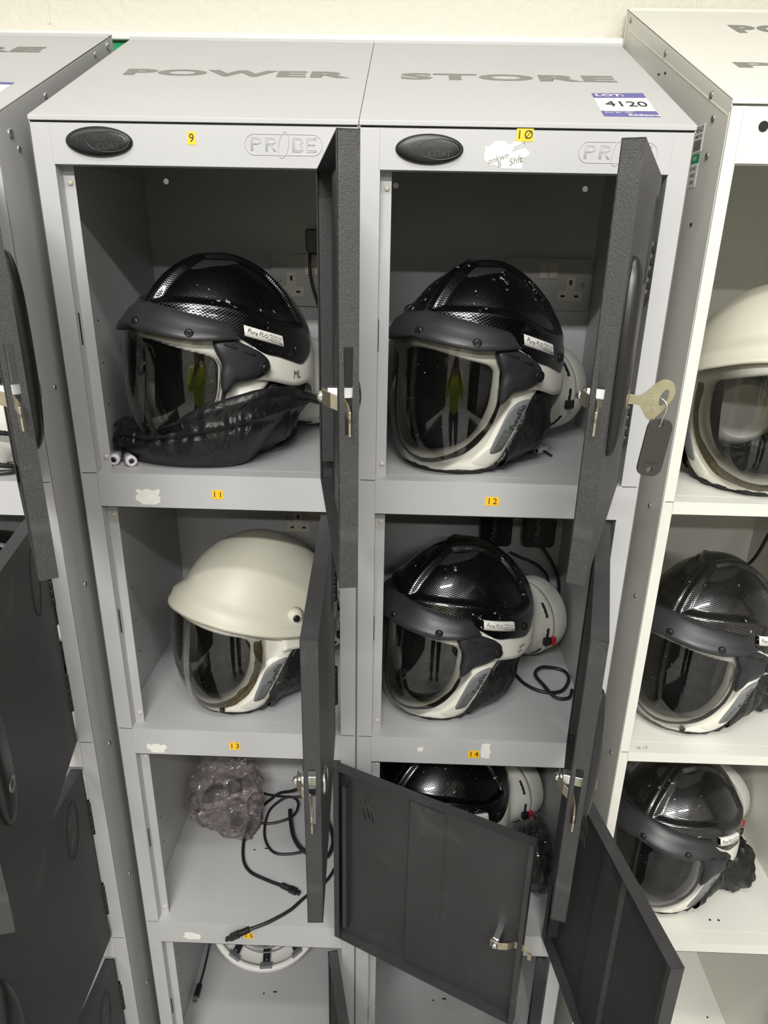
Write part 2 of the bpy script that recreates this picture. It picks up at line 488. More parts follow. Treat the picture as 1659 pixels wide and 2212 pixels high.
def make_door(parent, px, py, z0, h, theta, oval=True, disc=False, label=None, shift=None):
    """door hung on its right edge; local x runs from the hinge (0) to the free edge (-DW), outer face at y=0"""
    th = 0.0012
    mb = MB()
    # outer skin with pressed vent slots near the hinge and top
    def slot(cx, cz, L, w, lean):
        pts = []
        for k in range(14):
            a = 2 * PI * k / 14
            u = L / 2 * math.cos(a); v = w / 2 * math.sin(a)
            pts.append((cx + u * math.sin(lean) + v * math.cos(lean), cz + u * math.cos(lean) - v * math.sin(lean)))
        return pts
    holes = []
    for k, dx in enumerate((-0.009, 0.0, 0.009)):
        for sgn in (1, -1):
            holes.append(slot(-0.056 + dx * 0.8, h - 0.068 + (0.0 if k != 1 else 0.004) + sgn * 0.0155, 0.027, 0.0028, 0.22))
    me = plate_mesh([(0, 0), (0, h), (-DW, h), (-DW, 0)], holes, th)
    mb.mesh(me, Matrix.Translation((0, th / 2, 0)) @ Matrix.Rotation(R(90), 4, 'X'))
    # flanges: top, bottom, hinge side, free side with the latch slot
    mb.box(-DW, 0, 0, DT, h - th, h); mb.box(-DW, 0, 0, DT, 0, th)
    mb.box(-th, 0, 0, DT, 0, h)
    zc = 0.170
    hole = [(DT * 0.5 - 0.0028, zc - 0.026), (DT * 0.5 + 0.0028, zc - 0.026), (DT * 0.5 + 0.0040, zc + 0.047), (DT * 0.5 - 0.0040, zc + 0.047)]
    me = plate_mesh([(0, 0), (DT, 0), (DT, h), (0, h)], [hole], th)
    mb.mesh(me, Matrix.Translation((-DW + th / 2, 0, 0)) @ Matrix.Rotation(R(90), 4, 'Z') @ Matrix.Rotation(R(90), 4, 'X'))
    # inner return lips
    mb.box(-DW, -DW + 0.007, DT - th, DT, 0, h); mb.box(-0.010, 0, DT - th, DT, 0, h)
    mb.box(-0.024, -0.016, DT - 0.007, DT - 0.002, 0.03, h - 0.03); mb.box(-0.024, -0.0225, 0.001, DT - 0.002, 0.03, h - 0.03)
    # pressed rim round the slots
    d = mb.build('door', M_dark, parent, bevel=0.0008)
    d.location = Vector((px, py, z0)) - (shift or Vector())
    d.rotation_euler = (0, 0, R(theta))
    if label: d['label'] = label
    # stiffener channel
    mb = MB()
    mb.prism([(-0.113, th), (-0.128, th + 0.001), (-0.131, 0.007), (-0.187, 0.007), (-0.192, th + 0.001), (-0.207, th)], 2, 0.014, h - 0.014)
    mb.build('stiffener', M_dark, d)
    mb = MB()
    ring = []
    for k in range(28):
        a = 2 * PI * k / 28; u = 0.047 * math.cos(a); v = 0.0185 * math.sin(a); l = 0.22
        ring.append((-0.056 + u * math.sin(l) + v * math.cos(l), -0.0006, h - 0.068 + u * math.cos(l) - v * math.sin(l)))
    mb.tube(ring + [ring[0]], 0.0006, 5, cap=False)
    mb.build('vent_rim', M_dark, d)
    # hinges
    for zz in (0.055, h - 0.135):
        mb = MB()
        for k in range(5):
            a = zz + k * 0.0135
            mb.lathe([(0.0038, a), (0.0048, a + 0.0004), (0.0048, a + 0.0125), (0.0038, a + 0.0129)], Matrix.Translation((0.0035, 0.0005, 0)), 12)
        mb.box(-0.002, 0.004, 0.002, 0.010, zz, zz + 0.066)
        mb.build('hinge', M_black, d)
    # lock on the inside
    lx = -0.287
    mb = MB()
    Ml = Matrix.Translation((lx, 0.0, zc)) @ Matrix.Rotation(R(-90), 4, 'X')
    mb.lathe([(0.0095, -0.001), (0.0095, 0.0235), (0.0085, 0.0245)], Ml, 6, smooth=False)
    mb.lathe([(0.0068, 0.0245), (0.0068, 0.0275)], Ml, 20)
    lk = mb.build('lock_body', M_zinc, d, bevel=0.0005)
    mb = MB()
    # bent cam reaching through the edge slot and ending in a hook
    prof = [(lx + 0.007, 0.0275), (lx - 0.007, 0.0275), (lx - 0.018, 0.0215), (lx - 0.026, 0.011), (-DW - 0.001, 0.0088), (-DW - 0.014, 0.0088)]
    n = len(prof); rows = []
    hz = [(0.007, -0.006), (0.007, -0.006), (0.006, -0.007), (0.003, -0.010), (0.000, -0.012), (-0.003, -0.013)]
    for (x, y), (a, b) in zip(prof, hz):
        rows.append([(x, y - 0.0009, zc + a), (x, y + 0.0009, zc + a), (x, y + 0.0009, zc + b), (x, y - 0.0009, zc + b)])
    bi = mb.quad_grid(rows, close_u=True, smooth=False)
    mb.f.append((bi, bi + 1, bi + 2, bi + 3)); mb.smooth.append(False)
    e0 = bi + (n - 1) * 4; mb.f.append((e0 + 3, e0 + 2, e0 + 1, e0)); mb.smooth.append(False)
    mb.box(-DW - 0.014, -DW - 0.008, 0.0079, 0.0097, zc - 0.024, zc - 0.008)
    mb.build('latch_cam', M_brass, d, bevel=0.0006)
    mb = MB()
    mb.lathe([(0.0052, 0.0285), (0.0052, 0.0295), (0.0040, 0.0322), (0.0018, 0.0335)], Ml, 16)
    mb.build('lock_screw', M_zinc, d)
    if oval:
        # raised oval pull on the outer face with lock face and finger hole
        mb = MB(); cz = 0.203; rows = []
        for i in range(13):
            t = i / 12; f = math.sin(t * PI / 2)
            hgt = 0.0005 + 0.0115 * f ** 0.8; sc_ = math.cos(t * PI / 2) ** 0.55
            row = []
            for k in range(40):
                a = 2 * PI * k / 40
                x = 0.0215 * sc_ * math.sin(a); z = 0.088 * sc_ * math.cos(a)
                row.append((-0.283 + x + 0.10 * z * 0, -hgt, cz + z))
            rows.append(row)
        b0 = mb.quad_grid(rows, close_u=True)
        es = mb.build('lock_escutcheon', M_black, d)
        mb = MB()
        mb.lathe([(0.0095, 0.0), (0.0095, 0.0012), (0.0075, 0.002), (0.004, 0.001)], Matrix.Translation((-0.283, -0.0105, zc)) @ Matrix.Rotation(R(90), 4, 'X'), 24)
        mb.build('lock_face', M_steel, es)
        mb = MB()
        mb.lathe([(0.0105, -0.004), (0.0105, 0.0006), (0.009, 0.001), (0.0075, -0.003)], Matrix.Translation((-0.283, -0.0105, zc + 0.043)) @ Matrix.Rotation(R(90), 4, 'X'), 24)
        mb.build('coin_hole_rim', M_band, es)
    if disc:
        mb = MB()
        mb.lathe([(0.015, 0.0), (0.0148, 0.002), (0.012, 0.0045), (0.006, 0.0055)], Matrix.Translation((lx, 0, zc)) @ Matrix.Rotation(R(90), 4, 'X'), 28)
        mb.build('lock_face', M_zinc, d)
    return d


def cabinet(label, x0, w, y0, D, ztop, zt, zb, sw, paint, group=None, grey=True, slope_k=0.4368, name='locker_cabinet', over=0.0):
    x1 = x0 + w; y1 = y0 + D; zback = ztop + slope_k * D
    root = empty(name, (x0 + w / 2, y0 + D / 2, 0), label=label, cat='locker', group=group)
    org = Vector((x0 + w / 2, y0 + D / 2, 0)); th = 0.0014
    kw = dict(parent=root, origin=org)
    # side panels
    for xa in (x0, x1 - th):
        mb = MB(); mb.prism([(y0, 0.02), (y1, 0.02), (y1, zback - 0.001), (y0, ztop - 0.001)], 0, xa, xa + th)
        mb.build('side_panel', paint, bevel=0.0004, **kw)
        mb = MB()
        if xa == x0: mb.box(x0 + th, x0 + 0.0032, y0 + 0.021, y1 - 0.016, zb[-1] - 0.02, zt[0] + 0.012)
        else: mb.box(x1 - 0.0032, x1 - th, y0 + 0.021, y1 - 0.016, zb[-1] - 0.02, zt[0] + 0.012)
        mb.build('inner_lining', paint, **kw)
    # back panel with its round fixing holes
    holes = [circ(x0 + 0.038, zt[0] + 0.011, 0.0045), circ(x1 - 0.032, zt[0] + 0.011, 0.0045)] if grey else []
    me = plate_mesh([(x0, 0.02), (x1, 0.02), (x1, zback - 0.002), (x0, zback - 0.002)], holes, 0.0012)
    mb = MB(); mb.mesh(me, Matrix.Translation((0, y1 - 0.0155, 0)) @ Matrix.Rotation(R(90), 4, 'X'))
    mb.build('back_panel', paint, **kw)
    # sloping top with a turned down front lip
    mb = MB(); a = math.atan(slope_k)
    o_ = over
    mb.prism([(y0 - 0.0015, ztop - 0.004), (y0 - 0.0015, ztop + 0.0012), (y1 + 0.001, zback + 0.0016), (y1 + 0.001, zback - 0.03), (y1 - 0.0003, zback - 0.03), (y1 - 0.0003, zback), (y0, ztop - 0.0005), (y0, ztop - 0.004)], 0, x0 - o_, x1 + o_)
    mb.build('sloping_top', paint, bevel=0.0009, **kw)
    # header
    mb = MB(); mb.box(x0 + sw - 0.001, x1 - sw + 0.001, y0 - 0.0012, y0, zt[0], ztop - 0.006)
    mb.box(x0 + sw, x1 - sw, y0 - 0.0012, y0 + 0.018, zt[0], zt[0] + 0.0012)
    mb.box(x0 + sw, x1 - sw, y0 - 0.0012, y0 + 0.010, ztop - 0.0072, ztop - 0.006)
    mb.build('header_panel', paint, bevel=0.0009, **kw)
    # stiles
    t = 0.0012
    zlo = 0.03
    mb = MB()
    mb.prism([(x0, y0), (x0 + sw, y0), (x0 + sw, y0 + 0.018 - t), (x0 + sw + (0.0135 if grey else 0), y0 + 0.018 - t), (x0 + sw + (0.0135 if grey else 0), y0 + 0.018),
              (x0 + sw - t, y0 + 0.018), (x0 + sw - t, y0 + t), (x0, y0 + t)], 2, zlo, ztop - 0.012)
    mb.prism([(x0, y0), (x0 + sw, y0), (x0 + sw, y0 + t), (x0, y0 + t)], 2, ztop - 0.012, ztop - 0.006)
    mb.build('front_stile', paint, bevel=0.0004, **kw)
    mb = MB()
    mb.prism([(x1, y0), (x1 - sw, y0), (x1 - sw, y0 + 0.018), (x1 - sw + t, y0 + 0.018), (x1 - sw + t, y0 + t), (x1, y0 + t)], 2, zlo, ztop - 0.006)
    mb.build('front_stile', paint, bevel=0.0004, **kw)
    # shelves with folded front edge
    for i in range(len(zb)):
        fr_top = zb[i]; fr_bot = zt[i + 1] if i + 1 < len(zt) else 0.02
        mb = MB()
        mb.box(x0 + 0.0034, x1 - 0.0034, y0 + 0.0, y1 - 0.0165, fr_top - 0.0013, fr_top)
        mb.box(x0 + sw - 0.0005, x1 - sw + 0.0005, y0 - 0.0012, y0, fr_bot, fr_top)
        mb.box(x0 + sw, x1 - sw, y0 - 0.0012, y0 + 0.018, fr_bot, fr_bot + 0.0012)
        # a low step where the floor tray meets the front fold
        mb.box(x0 + sw, x1 - sw, y0 + 0.026, y0 + 0.0268, fr_top, fr_top + 0.0003)
        mb.build('shelf', paint, bevel=0.0009, **kw)
    # rubber bumpers on the closing side
    if grey:
        for i in range(len(zb)):
            for zz in (zt[i] - 0.018, zb[i] + 0.018):
                mb = MB(); mb.lathe([(0.0034, 0), (0.0034, 0.0008), (0.0024, 0.0022), (0.001, 0.0027)], Matrix.Translation((x0 + sw + 0.008, y0 + 0.0168, zz)) @ Matrix.Rotation(R(90), 4, 'X'), 14)
                mb.build('rubber_bumper', M_bumper, **kw)
            mb = MB(); mb.box(x0 + sw + 0.0006, x0 + sw + 0.0012, y0 + 0.007, y0 + 0.0076, zb[i] + 0.17, zb[i] + 0.21)
            mb.box(x0 + sw + 0.0003, x0 + sw + 0.0001 + 0.0004, y0 + 0.006, y0 + 0.0085, zb[i] + 0.17, zb[i] + 0.21)
            mb.build('latch_slot', M_matt, **kw)
            # punched holes of the side wall and the floor
            for zz in (0.07, 0.13, 0.19):
                mb = MB(); mb.lathe([(0.0016, 0), (0.0016, 0.0003)], Matrix.Translation((x0 + 0.0033, y0 + 0.113, zb[i] + zz)) @ Matrix.Rotation(R(90), 4, 'Y'), 10)
                mb.build('punched_hole', M_matt, **kw)
            mb = MB(); mb.lathe([(0.002, 0), (0.002, 0.0003)], Matrix.Translation((x0 + 0.165, y0 + 0.165, zb[i] + 0.0001)), 10)
            mb.build('punched_hole', M_matt, **kw)
            mb = MB(); mb.box(x0 + 0.185, x0 + 0.194, y0 + 0.168, y0 + 0.171, zb[i], zb[i] + 0.0004)
            mb.build('punched_slot', M_matt, **kw)
    return root, org


def sticker(parent, org, x, y, z, w, h, s, dx=0.0):
    mb = MB(); mb.box(x - w / 2, x + w / 2, y - 0.0004, y, z - h / 2, z + h / 2)
    l = mb.build('number_label', M_yellow, parent, origin=org)
    mb = MB(); mb.mesh(text_mesh(s, h * 0.95, 0.0002, spacing=1.35 if len(s) > 1 else 1), front_m(x, y - 0.0006, z))
    mb.build('number_digits', M_ink, l, origin=org)
    l.rotation_euler = (0, 0, 0)


def badge(parent, org, cx, y, cz):
    mb = MB(); rows = []
    for i in range(9):
        t = i / 8; s = math.cos(t * PI / 2) ** 0.35 if i < 8 else 0.02; hh = 0.0055 * math.sin(t * PI / 2) ** 0.8
        rows.append([(cx + 0.039 * s * math.cos(a), y - 0.0005 - hh, cz + 0.0158 * s * math.sin(a)) for a in [2 * PI * k / 48 for k in range(48)]])
    mb.quad_grid(rows, close_u=True)
    b = mb.build('maker_badge', M_black, parent, origin=org)
    mb = MB()
    ex, ez = cx + 0.0115, cz - 0.0005
    ring = [(ex + 0.0245 * math.cos(a), y - 0.0056, ez + 0.0105 * math.sin(a)) for a in [2 * PI * k / 40 for k in range(41)]]
    mb.tube(ring, 0.0007, 6, cap=False)
    for k in range(3):
        xx = cx - 0.024 + k * 0.0042
        mb.tube([(xx - 0.0022, y - 0.0052, cz - 0.007), (xx, y - 0.0056, cz), (xx + 0.0026, y - 0.0050, cz + 0.0075)], 0.0005, 6)
    mb.mesh(text_mesh('AC++IVe', 0.0092, 0.0012), front_m(ex, y - 0.0056, ez + 0.0040))
    mb.mesh(text_mesh('COAT', 0.0095, 0.0012), front_m(ex, y - 0.0056, ez - 0.0052))
    mb.build('badge_lettering', M_letterdark, b, origin=org)


def emboss_logo(parent, org, cx, y, cz, W=0.089, H=0.0215):
    """pressed maker's name inside a rounded outline"""
    mb = MB(); pts = []
    r = H / 2
    for k in range(13):
        a = -PI / 2 + PI * k / 12; pts.append((W / 2 - r + r * math.cos(a), r * math.sin(a)))
    for k in range(13):
        a = PI / 2 + PI * k / 12; pts.append((-W / 2 + r + r * math.cos(a), r * math.sin(a)))
    pts.append(pts[0])
    P = [(cx + p[0], y - 0.0001, cz + p[1]) for p in pts]
    mb.tube(P, 0.00055, 6, cap=False)
    mb.tube([(cx + 0.002 * 0 + 0.0058 * math.cos(a) + 0.0024 * math.sin(a), y - 0.0001, cz + 0.0135 * math.sin(a)) for a in [2 * PI * k / 30 for k in range(31)]], 0.0006, 6, cap=False)

    def stroke(pl): mb.tube([(cx + a, y - 0.0001, cz + b) for a, b in pl], 0.00045, 6)

    def letter(kind, ox):
        w, h = 0.0115, 0.0072
        for d in (0.0, 0.0017):
            if kind == 'P':
                stroke([(ox + d, -h + d * .3), (ox + d, h - d), (ox + w * .7 - d * .3, h - d), (ox + w - d, h * .7), (ox + w - d, h * .3), (ox + w * .7 - d * .3, 0.0 + d * .6), (ox + d + 0.0012, 0.0 + d * .6)])
            if kind == 'R':
                stroke([(ox + d, -h), (ox + d, h - d), (ox + w * .7 - d * .3, h - d), (ox + w - d, h * .7), (ox + w - d, h * .3), (ox + w * .7 - d * .3, 0.0 + d * .6), (ox + d + 0.0012, 0.0 + d * .6)])
                stroke([(ox + w * .55 - d, 0.0), (ox + w - d, -h)])
            if kind == 'B':
                stroke([(ox + d, -h + d), (ox + d, h - d), (ox + w * .7, h - d), (ox + w - d, h * .75), (ox + w - d, h * .3), (ox + w * .7, 0.0008), (ox + w - d, -h * .3), (ox + w - d, -h * .75), (ox + w * .7, -h + d), (ox + d, -h + d)])
            if kind == 'E':
                stroke([(ox + w, h - d), (ox + d, h - d), (ox + d, -h + d), (ox + w, -h + d)])
                stroke([(ox + 0.002, 0.0006 - d * .6), (ox + w * .85, 0.0006 - d * .6)])
    letter('P', -0.0375); letter('R', -0.0205); letter('B', 0.0105); letter('E', 0.0265)
    mb.build('pressed_logo', M_logo, parent, origin=org)


def torn(parent, org, cx, y, cz, w, h, seed, name='torn_label', writing=None, down=True):
    """remains of a peeled paper label: straight lower edge, ragged top"""
    n = 34; outer = []
    for k in range(n):
        a = 2 * PI * k / n; v = Vector((math.cos(a) * 1.6 + seed * 3.1, math.sin(a) * 1.6, seed))
        r = .95 + .42 * noise.noise(v) + .28 * noise.noise(v * 3.2)
        x = max(-1, min(1, math.cos(a) * 1.05 * r)); z = math.sin(a) * 1.15 * r
        if z > 0: z *= .55 + .75 * abs(math.sin(x * 3.4 + seed))
        outer.append((x * w / 2, max(-h / 2, min(h / 2, z * h / 2))))
    if not down: outer = [(a, -b) for a, b in outer][::-1]
    mb = MB(); mb.mesh(plate_mesh(outer, [], 0.0002), front_m(cx, y - 0.0002, cz))
    l = mb.build(name, M_paper, parent, origin=org)
    if writing:
        mb = MB()
        for s, dx, dz, sz, sh in writing:
            mb.mesh(text_mesh(s, sz, 0.0001, shear=sh), front_m(cx + dx, y - 0.0005, cz + dz) @ Matrix.Rotation(R(18), 4, 'Z'))
        for k in range(3):
            mb.tube([(cx + 0.006 + k * 0.001, y - 0.0005, cz + 0.004 + k * 0.002), (cx + 0.020, y - 0.0005, cz + 0.009 + k * 0.002)], 0.0002, 4)
        mb.build('handwriting', M_letter, l, origin=org)
    return l


def slope_m(x, y, y0, z0, k=0.4368, lift=0.0018):
    a = math.atan(k)
    return Matrix.Translation((x, y, z0 + k * (y - y0) + lift)) @ Matrix.Rotation(a, 4, 'X')


def wide_text(parent, org, s, x0, x1, y, h, y0, z0, m=M_letter, name='top_lettering', italic=0.0):
    me = text_mesh(s, 1.0, 0.0, bold=0.045, spacing=1.10)
    xs = [v.co.x for v in me.vertices]; ys = [v.co.y for v in me.vertices]
    sx = (x1 - x0) / (max(xs) - min(xs)); sy = h / (max(ys) - min(ys))
    for v in me.vertices:
        yy = (v.co.y - (max(ys) + min(ys)) / 2) * sy
        v.co.x = (v.co.x - min(xs)) * sx + x0 + italic * yy; v.co.y = yy
    mb = MB()
    M = slope_m(0, y, y0, z0)
    mb.mesh(me, M)
    mb.build(name, m, parent, origin=org)


def double_socket(parent, org, cx, y, cz):
    """grey metal-clad double socket plate with two switches between the outlets"""
    w, h, d = 0.146, 0.084, 0.006
    pts = []
    for (sx, sy) in ((1, 1), (-1, 1), (-1, -1), (1, -1)):
        for k in range(6):
            a = {(1, 1): 0, (-1, 1): 90, (-1, -1): 180, (1, -1): 270}[(sx, sy)] + k * 18
            pts.append((sx * (w / 2 - 0.007) + 0.007 * math.cos(R(a)), sy * (h / 2 - 0.007) + 0.007 * math.sin(R(a))))
    mb = MB(); mb.mesh(plate_mesh(pts, [], d), front_m(cx, y - d / 2, cz))
    pl = mb.build('socket_plate', M_sock, parent, origin=org, bevel=0.0012)
    yf = y - d
    for sx in (-1, 1):
        mb = MB(); ox = cx + sx * 0.0395; oz = cz - 0.004
        T = [(-0.0085, 0.018), (0.0085, 0.018), (0.0085, -0.005), (0.022, -0.005), (0.022, -0.023), (-0.022, -0.023), (-0.022, -0.005), (-0.0085, -0.005)]
        mb.mesh(plate_mesh(T, [], 0.0016), front_m(ox, yf - 0.0008, oz))
        f = mb.build('outlet_face', M_sockin, pl, origin=org, bevel=0.0004)
        mb = MB()
        mb.box(ox - 0.002, ox + 0.002, yf - 0.0020, yf - 0.0012, oz + 0.004, oz + 0.012)
        for a in (-0.0115, 0.0115): mb.box(ox + a - 0.0035, ox + a + 0.0035, yf - 0.0020, yf - 0.0012, oz - 0.016, oz - 0.0125)
        mb.build('outlet_hole', M_matt, pl, origin=org)
        mb = MB(); mb.lathe([(0.0032, 0), (0.0032, 0.0008), (0.002, 0.0016)], Matrix.Translation((cx + sx * 0.0605, yf, cz)) @ Matrix.Rotation(R(90), 4, 'X'), 14)
        mb.build('plate_screw', M_steel, pl, origin=org)
    mb = MB(); mb.box(cx - 0.0165, cx + 0.0165, yf - 0.0010, yf, cz + 0.006, cz + 0.036)
    mb.build('switch_surround', M_sockin, pl, origin=org, bevel=0.0004)
    for sx in (-1, 1):
        mb = MB(); mb.prism([(yf - 0.001, cz + 0.008), (yf - 0.0045, cz + 0.010), (yf - 0.002, cz + 0.034), (yf - 0.001, cz + 0.034)], 0, cx + sx * 0.008 - 0.0070, cx + sx * 0.008 + 0.0070)
        mb.build('rocker_switch', M_sockin, pl, origin=org, bevel=0.0004)
    return pl


# --- the two grey lockers in the middle
SW = 0.0244
cabA, oA = cabinet('grey steel locker of four compartments numbered 9 to 15, left of the middle pair', 0.0, 0.3797, 0.0, 0.38, 1.78, ZT, ZB, SW, M_grey, 'grey locker pair')
cabB, oB = cabinet('grey steel four-compartment locker with purple lot sticker on top, right of the middle pair', 0.3803, 0.3797, 0.0, 0.38, 1.78, ZT, ZB, SW, M_grey, 'grey locker pair')
yf = -0.0012
for cab_, o_, nums in ((cabA, oA, (('9', .1876, 1.7598, .0100, .0132), ('11', .188, 1.3253, .0155, .0125), ('13', .1864, .8997, .0175, .0140), ('15', .1867, .4756, .0170, .0145))),
                       (cabB, oB, (('1\u00d8', .5684, 1.7687, .0190, .0130), ('12', .564, 1.3262, .0190, .0125), ('14', .5667, .8997, .0182, .0138)))):
    for s, x, z, w, h in nums: sticker(cab_, o_, x, yf, z, w, h, s)
badge(cabA, oA, 0.0803, yf, 1.7547); badge(cabB, oB, 0.4608, yf, 1.7527)
emboss_logo(cabA, oA, 0.2934, yf, 1.7548); emboss_logo(cabB, oB, 0.6753, yf, 1.7525)
wide_text(cabA, oA, 'POWER', 0.054, 0.357, 0.1815, 0.033, 0.0, 1.78)
wide_text(cabB, oB, 'STORE', 0.424, 0.7085, 0.1805, 0.033, 0.0, 1.78)
torn(cabB, oB, .5494, yf, 1.7482, .051, .028, 3, writing=[('onkwn', -0.010, -0.004, 0.009, 0.3), ('B', -0.008, -0.010, 0.008, 0.2), ('Shft', 0.010, -0.006, 0.010, 0.3)])
torn(cabA, oA, .0920, yf, 1.3194, .036, .0225, 5)
torn(cabA, oA, .0605, yf, .8903, .032, .017, 8)
torn(cabA, oA, .0826, yf, .4699, .032, .017, 12, down=False)
torn(cabB, oB, .5852, yf, .9060, .016, .030, 14)
torn(cabB, oB, .4818, yf, .9060, .010, .008, 21)
# sockets on the back panels
YB = 0.3638
double_socket(cabA, oA, 0.282, YB, 1.590)
double_socket(cabB, oB, 0.680, YB, 1.592)
double_socket(cabA, oA, 0.282, YB, 1.150)
double_socket(cabB, oB, 0.668, YB, 1.150)
# lot sticker on the right top
mb = MB(); L = 0.0003
Ms = Matrix.Translation((0, 0, 0))


def slope_poly(parent, org, pts, m, name, y0, z0, lift, th=0.0002):
    """flat sticker on a sloping top; pts are world x, y"""
    k = 0.4368; mb = MB(); up = []; dn = []
    for x, y in pts:
        up.append((x, y, z0 + k * (y - y0) + lift + th)); dn.append((x, y, z0 + k * (y - y0) + lift))
    b = len(mb.v); n = len(pts)
    mb.v += [Vector(p) for p in dn] + [Vector(p) for p in up]
    mb.f.append(tuple(range(b, b + n))[::-1]); mb.smooth.append(False); mb.f.append(tuple(range(b + n, b + 2 * n))); mb.smooth.append(False)
    for i in range(n):
        j = (i + 1) % n; mb.f.append((b + i, b + j, b + n + j, b + n + i)); mb.smooth.append(False)
    return mb.build(name, m, parent, origin=org)


q = [(0.6612, 0.0228), (0.7257, 0.0228), (0.7290, 0.1175), (0.6640, 0.1135)]


def lerp2(a, b, t): return (a[0] + (b[0] - a[0]) * t, a[1] + (b[1] - a[1]) * t)


lot = slope_poly(cabB, oB, q, M_paper, 'lot_sticker', 0.0, 1.78, 0.0018)
for t0, t1, nm in ((0.0, 0.24, 'sticker_band'), (0.79, 1.0, 'sticker_band')):
    a, b = lerp2(q[0], q[3], t0), lerp2(q[1], q[2], t0); c, d = lerp2(q[1], q[2], t1), lerp2(q[0], q[3], t1)
    slope_poly(lot, oB, [a, b, c, d], M_purple, nm, 0.0, 1.78, 0.0021, 0.0001)


def slope_txt(parent, org, s, x, y, sz, m, y0, z0, sx=1.0, name='sticker_text', bold=0.0, rot=0):
    mb = MB(); mb.mesh(text_mesh(s, sz, 0.0001, bold=bold, sx=sx, align='LEFT'), slope_m(x, y, y0, z0, lift=0.0026) @ Matrix.Rotation(R(rot), 4, 'Z'))
    mb.build(name, m, parent, origin=org)


slope_txt(lot, oB, 'LOT:', 0.6665, 0.1045, 0.0135, M_paper, 0, 1.78, 1.25, bold=0.0003)
slope_txt(lot, oB, '4120', 0.6720, 0.0700, 0.0300, M_ink, 0, 1.78, 0.85)
slope_txt(lot, oB, 'eddisons.com', 0.6650, 0.0425, 0.0058, M_paper, 0, 1.78, 1.1)
slope_txt(lot, oB, '0161 000 1920'.replace('000', '831'), 0.6650, 0.0365, 0.0048, M_paper, 0, 1.78, 1.1)
slope_txt(lot, oB, 'Eddisons', 0.6900, 0.0285, 0.0105, M_paper, 0, 1.78, 1.0, bold=0.0002)

# doors of the middle lockers
hh = [ZT[i] - ZB[i] - 0.005 for i in range(4)]
for (cb, org, px, i, th, kw) in (
        (cabA, oA, 0.3475, 0, 99.5, dict(oval=False, disc=True)), (cabB, oB, 0.7295, 0, 69.0, dict(oval=True)),
        (cabA, oA, 0.3475, 1, 92.9, dict(oval=False, disc=True)), (cabB, oB, 0.7280, 1, 74.4, dict(oval=True)),
        (cabA, oA, 0.3520, 2, 154.4, dict(oval=True)), (cabB, oB, 0.7300, 2, 99.3, dict(oval=True)),
        (cabA, oA, 0.3480, 3, 103.7, dict(oval=True)), (cabB, oB, 0.7275, 3, 74.5, dict(oval=True))):
    make_door(cb, px, -0.0015, ZB[i] + 0.0025, hh[i], th, shift=org, **kw)

# --- left grey locker
dzl = -0.005
ZTl = [z + dzl for z in ZT]; ZBl = [z + dzl for z in ZB]
cabL, oL = cabinet('grey steel locker cut off by the left edge, all four doors swung open', -0.404, 0.380, -0.03, 0.385, 1.775, ZTl, ZBl, SW, M_grey)
wide_text(cabL, oL, 'STORE', -0.375, -0.0885, 0.255, 0.033, -0.03, 1.775, italic=0.0)
ql = [(-0.120, 0.0530), (-0.0535, 0.0465), (-0.0545, 0.0900), (-0.120, 0.0930)]
lotL = slope_poly(cabL, oL, ql, M_paper, 'lot_sticker', -0.03, 1.775, 0.0018)
a, b, c, d = lerp2(ql[0], ql[3], 0.78), lerp2(ql[1], ql[2], 0.78), ql[2], ql[3]
slope_poly(lotL, oL, [a, b, c, d], M_purple, 'sticker_band', -0.03, 1.775, 0.0021, 0.0001)
for i, th, kw in ((0, 121.0, dict(oval=True)), (1, 103.0, dict(oval=True)), (2, 91.5, dict(oval=True)), (3, 88.5, dict(oval=True))):
    make_door(cabL, -0.0505, -0.0315, ZBl[i] + 0.0025, hh[i], th, shift=oL, **kw)


def bolt(parent, org, x, y, z, axis, m=M_steel, r=0.0042):
    """dome head bolt; axis 'X+' faces +x, 'X-' faces -x"""
    M = Matrix.Translation((x, y, z)) @ Matrix.Rotation(R(90 if axis == 'X+' else -90), 4, 'Y')
    mb = MB(); mb.lathe([(r, 0), (r, 0.0006), (r * 0.8, 0.0016), (r * 0.4, 0.0022), (r * 0.3, 0.0014)], M, 14)
    mb.build('bolt', m, parent, origin=org)


for y, z, r in ((.1032, 1.8178, .0040), (.2796, 1.9012, .0040), (.0017, 1.7620, .0060), (.0161, 1.7480, .0040), (.3321, 1.9236, .0058), (.0143, 1.4656, .0034), (.0156, 1.1725, .0034), (.0151, .8835, .0034), (.0169, .597, .0034), (.0209, .3099, .0034)):
    bolt(cabL, oL, -0.0240, y, z, 'X+', M_zinc, r)

# --- right off-white locker
ZTr = [1.7446, 1.3092, 0.8855, 0.4631]; ZBr = [1.3281, 0.9035, 0.4842, 0.050]
cabR, oR = cabinet('off-white steel locker without doors, cut off by the right edge', 0.799, 0.400, 0.012, 0.50, 1.8092, ZTr, ZBr, 0.0155, M_white, grey=False)
for y, z, r in ((.4788, 2.0036, .0048), (.2726, 1.9115, .0048), (.0757, 1.825, .0048), (.0577, 1.7974, .0048), (.057, 1.7573, .0045), (.2887, 1.8886, .0016), (.26, 1.8846, .0016), (.0712, 1.681, .0022), (.0544, 1.4528, .0034), (.054, 1.3064, .0034), (.0512, 1.1617, .0034), (.0442, .8749, .0034)):
    bolt(cabR, oR, 0.799, y, z, 'X-', M_steel if r > .003 else M_matt, r)
mb = MB()
mb.lathe([(0.0055, 0), (0.0055, 0.0008)], Matrix.Translation((0.8385, 0.0105, 1.783)) @ Matrix.Rotation(R(90), 4, 'X'), 20)
mb.build('lock_hole', M_matt, cabR, origin=oR)
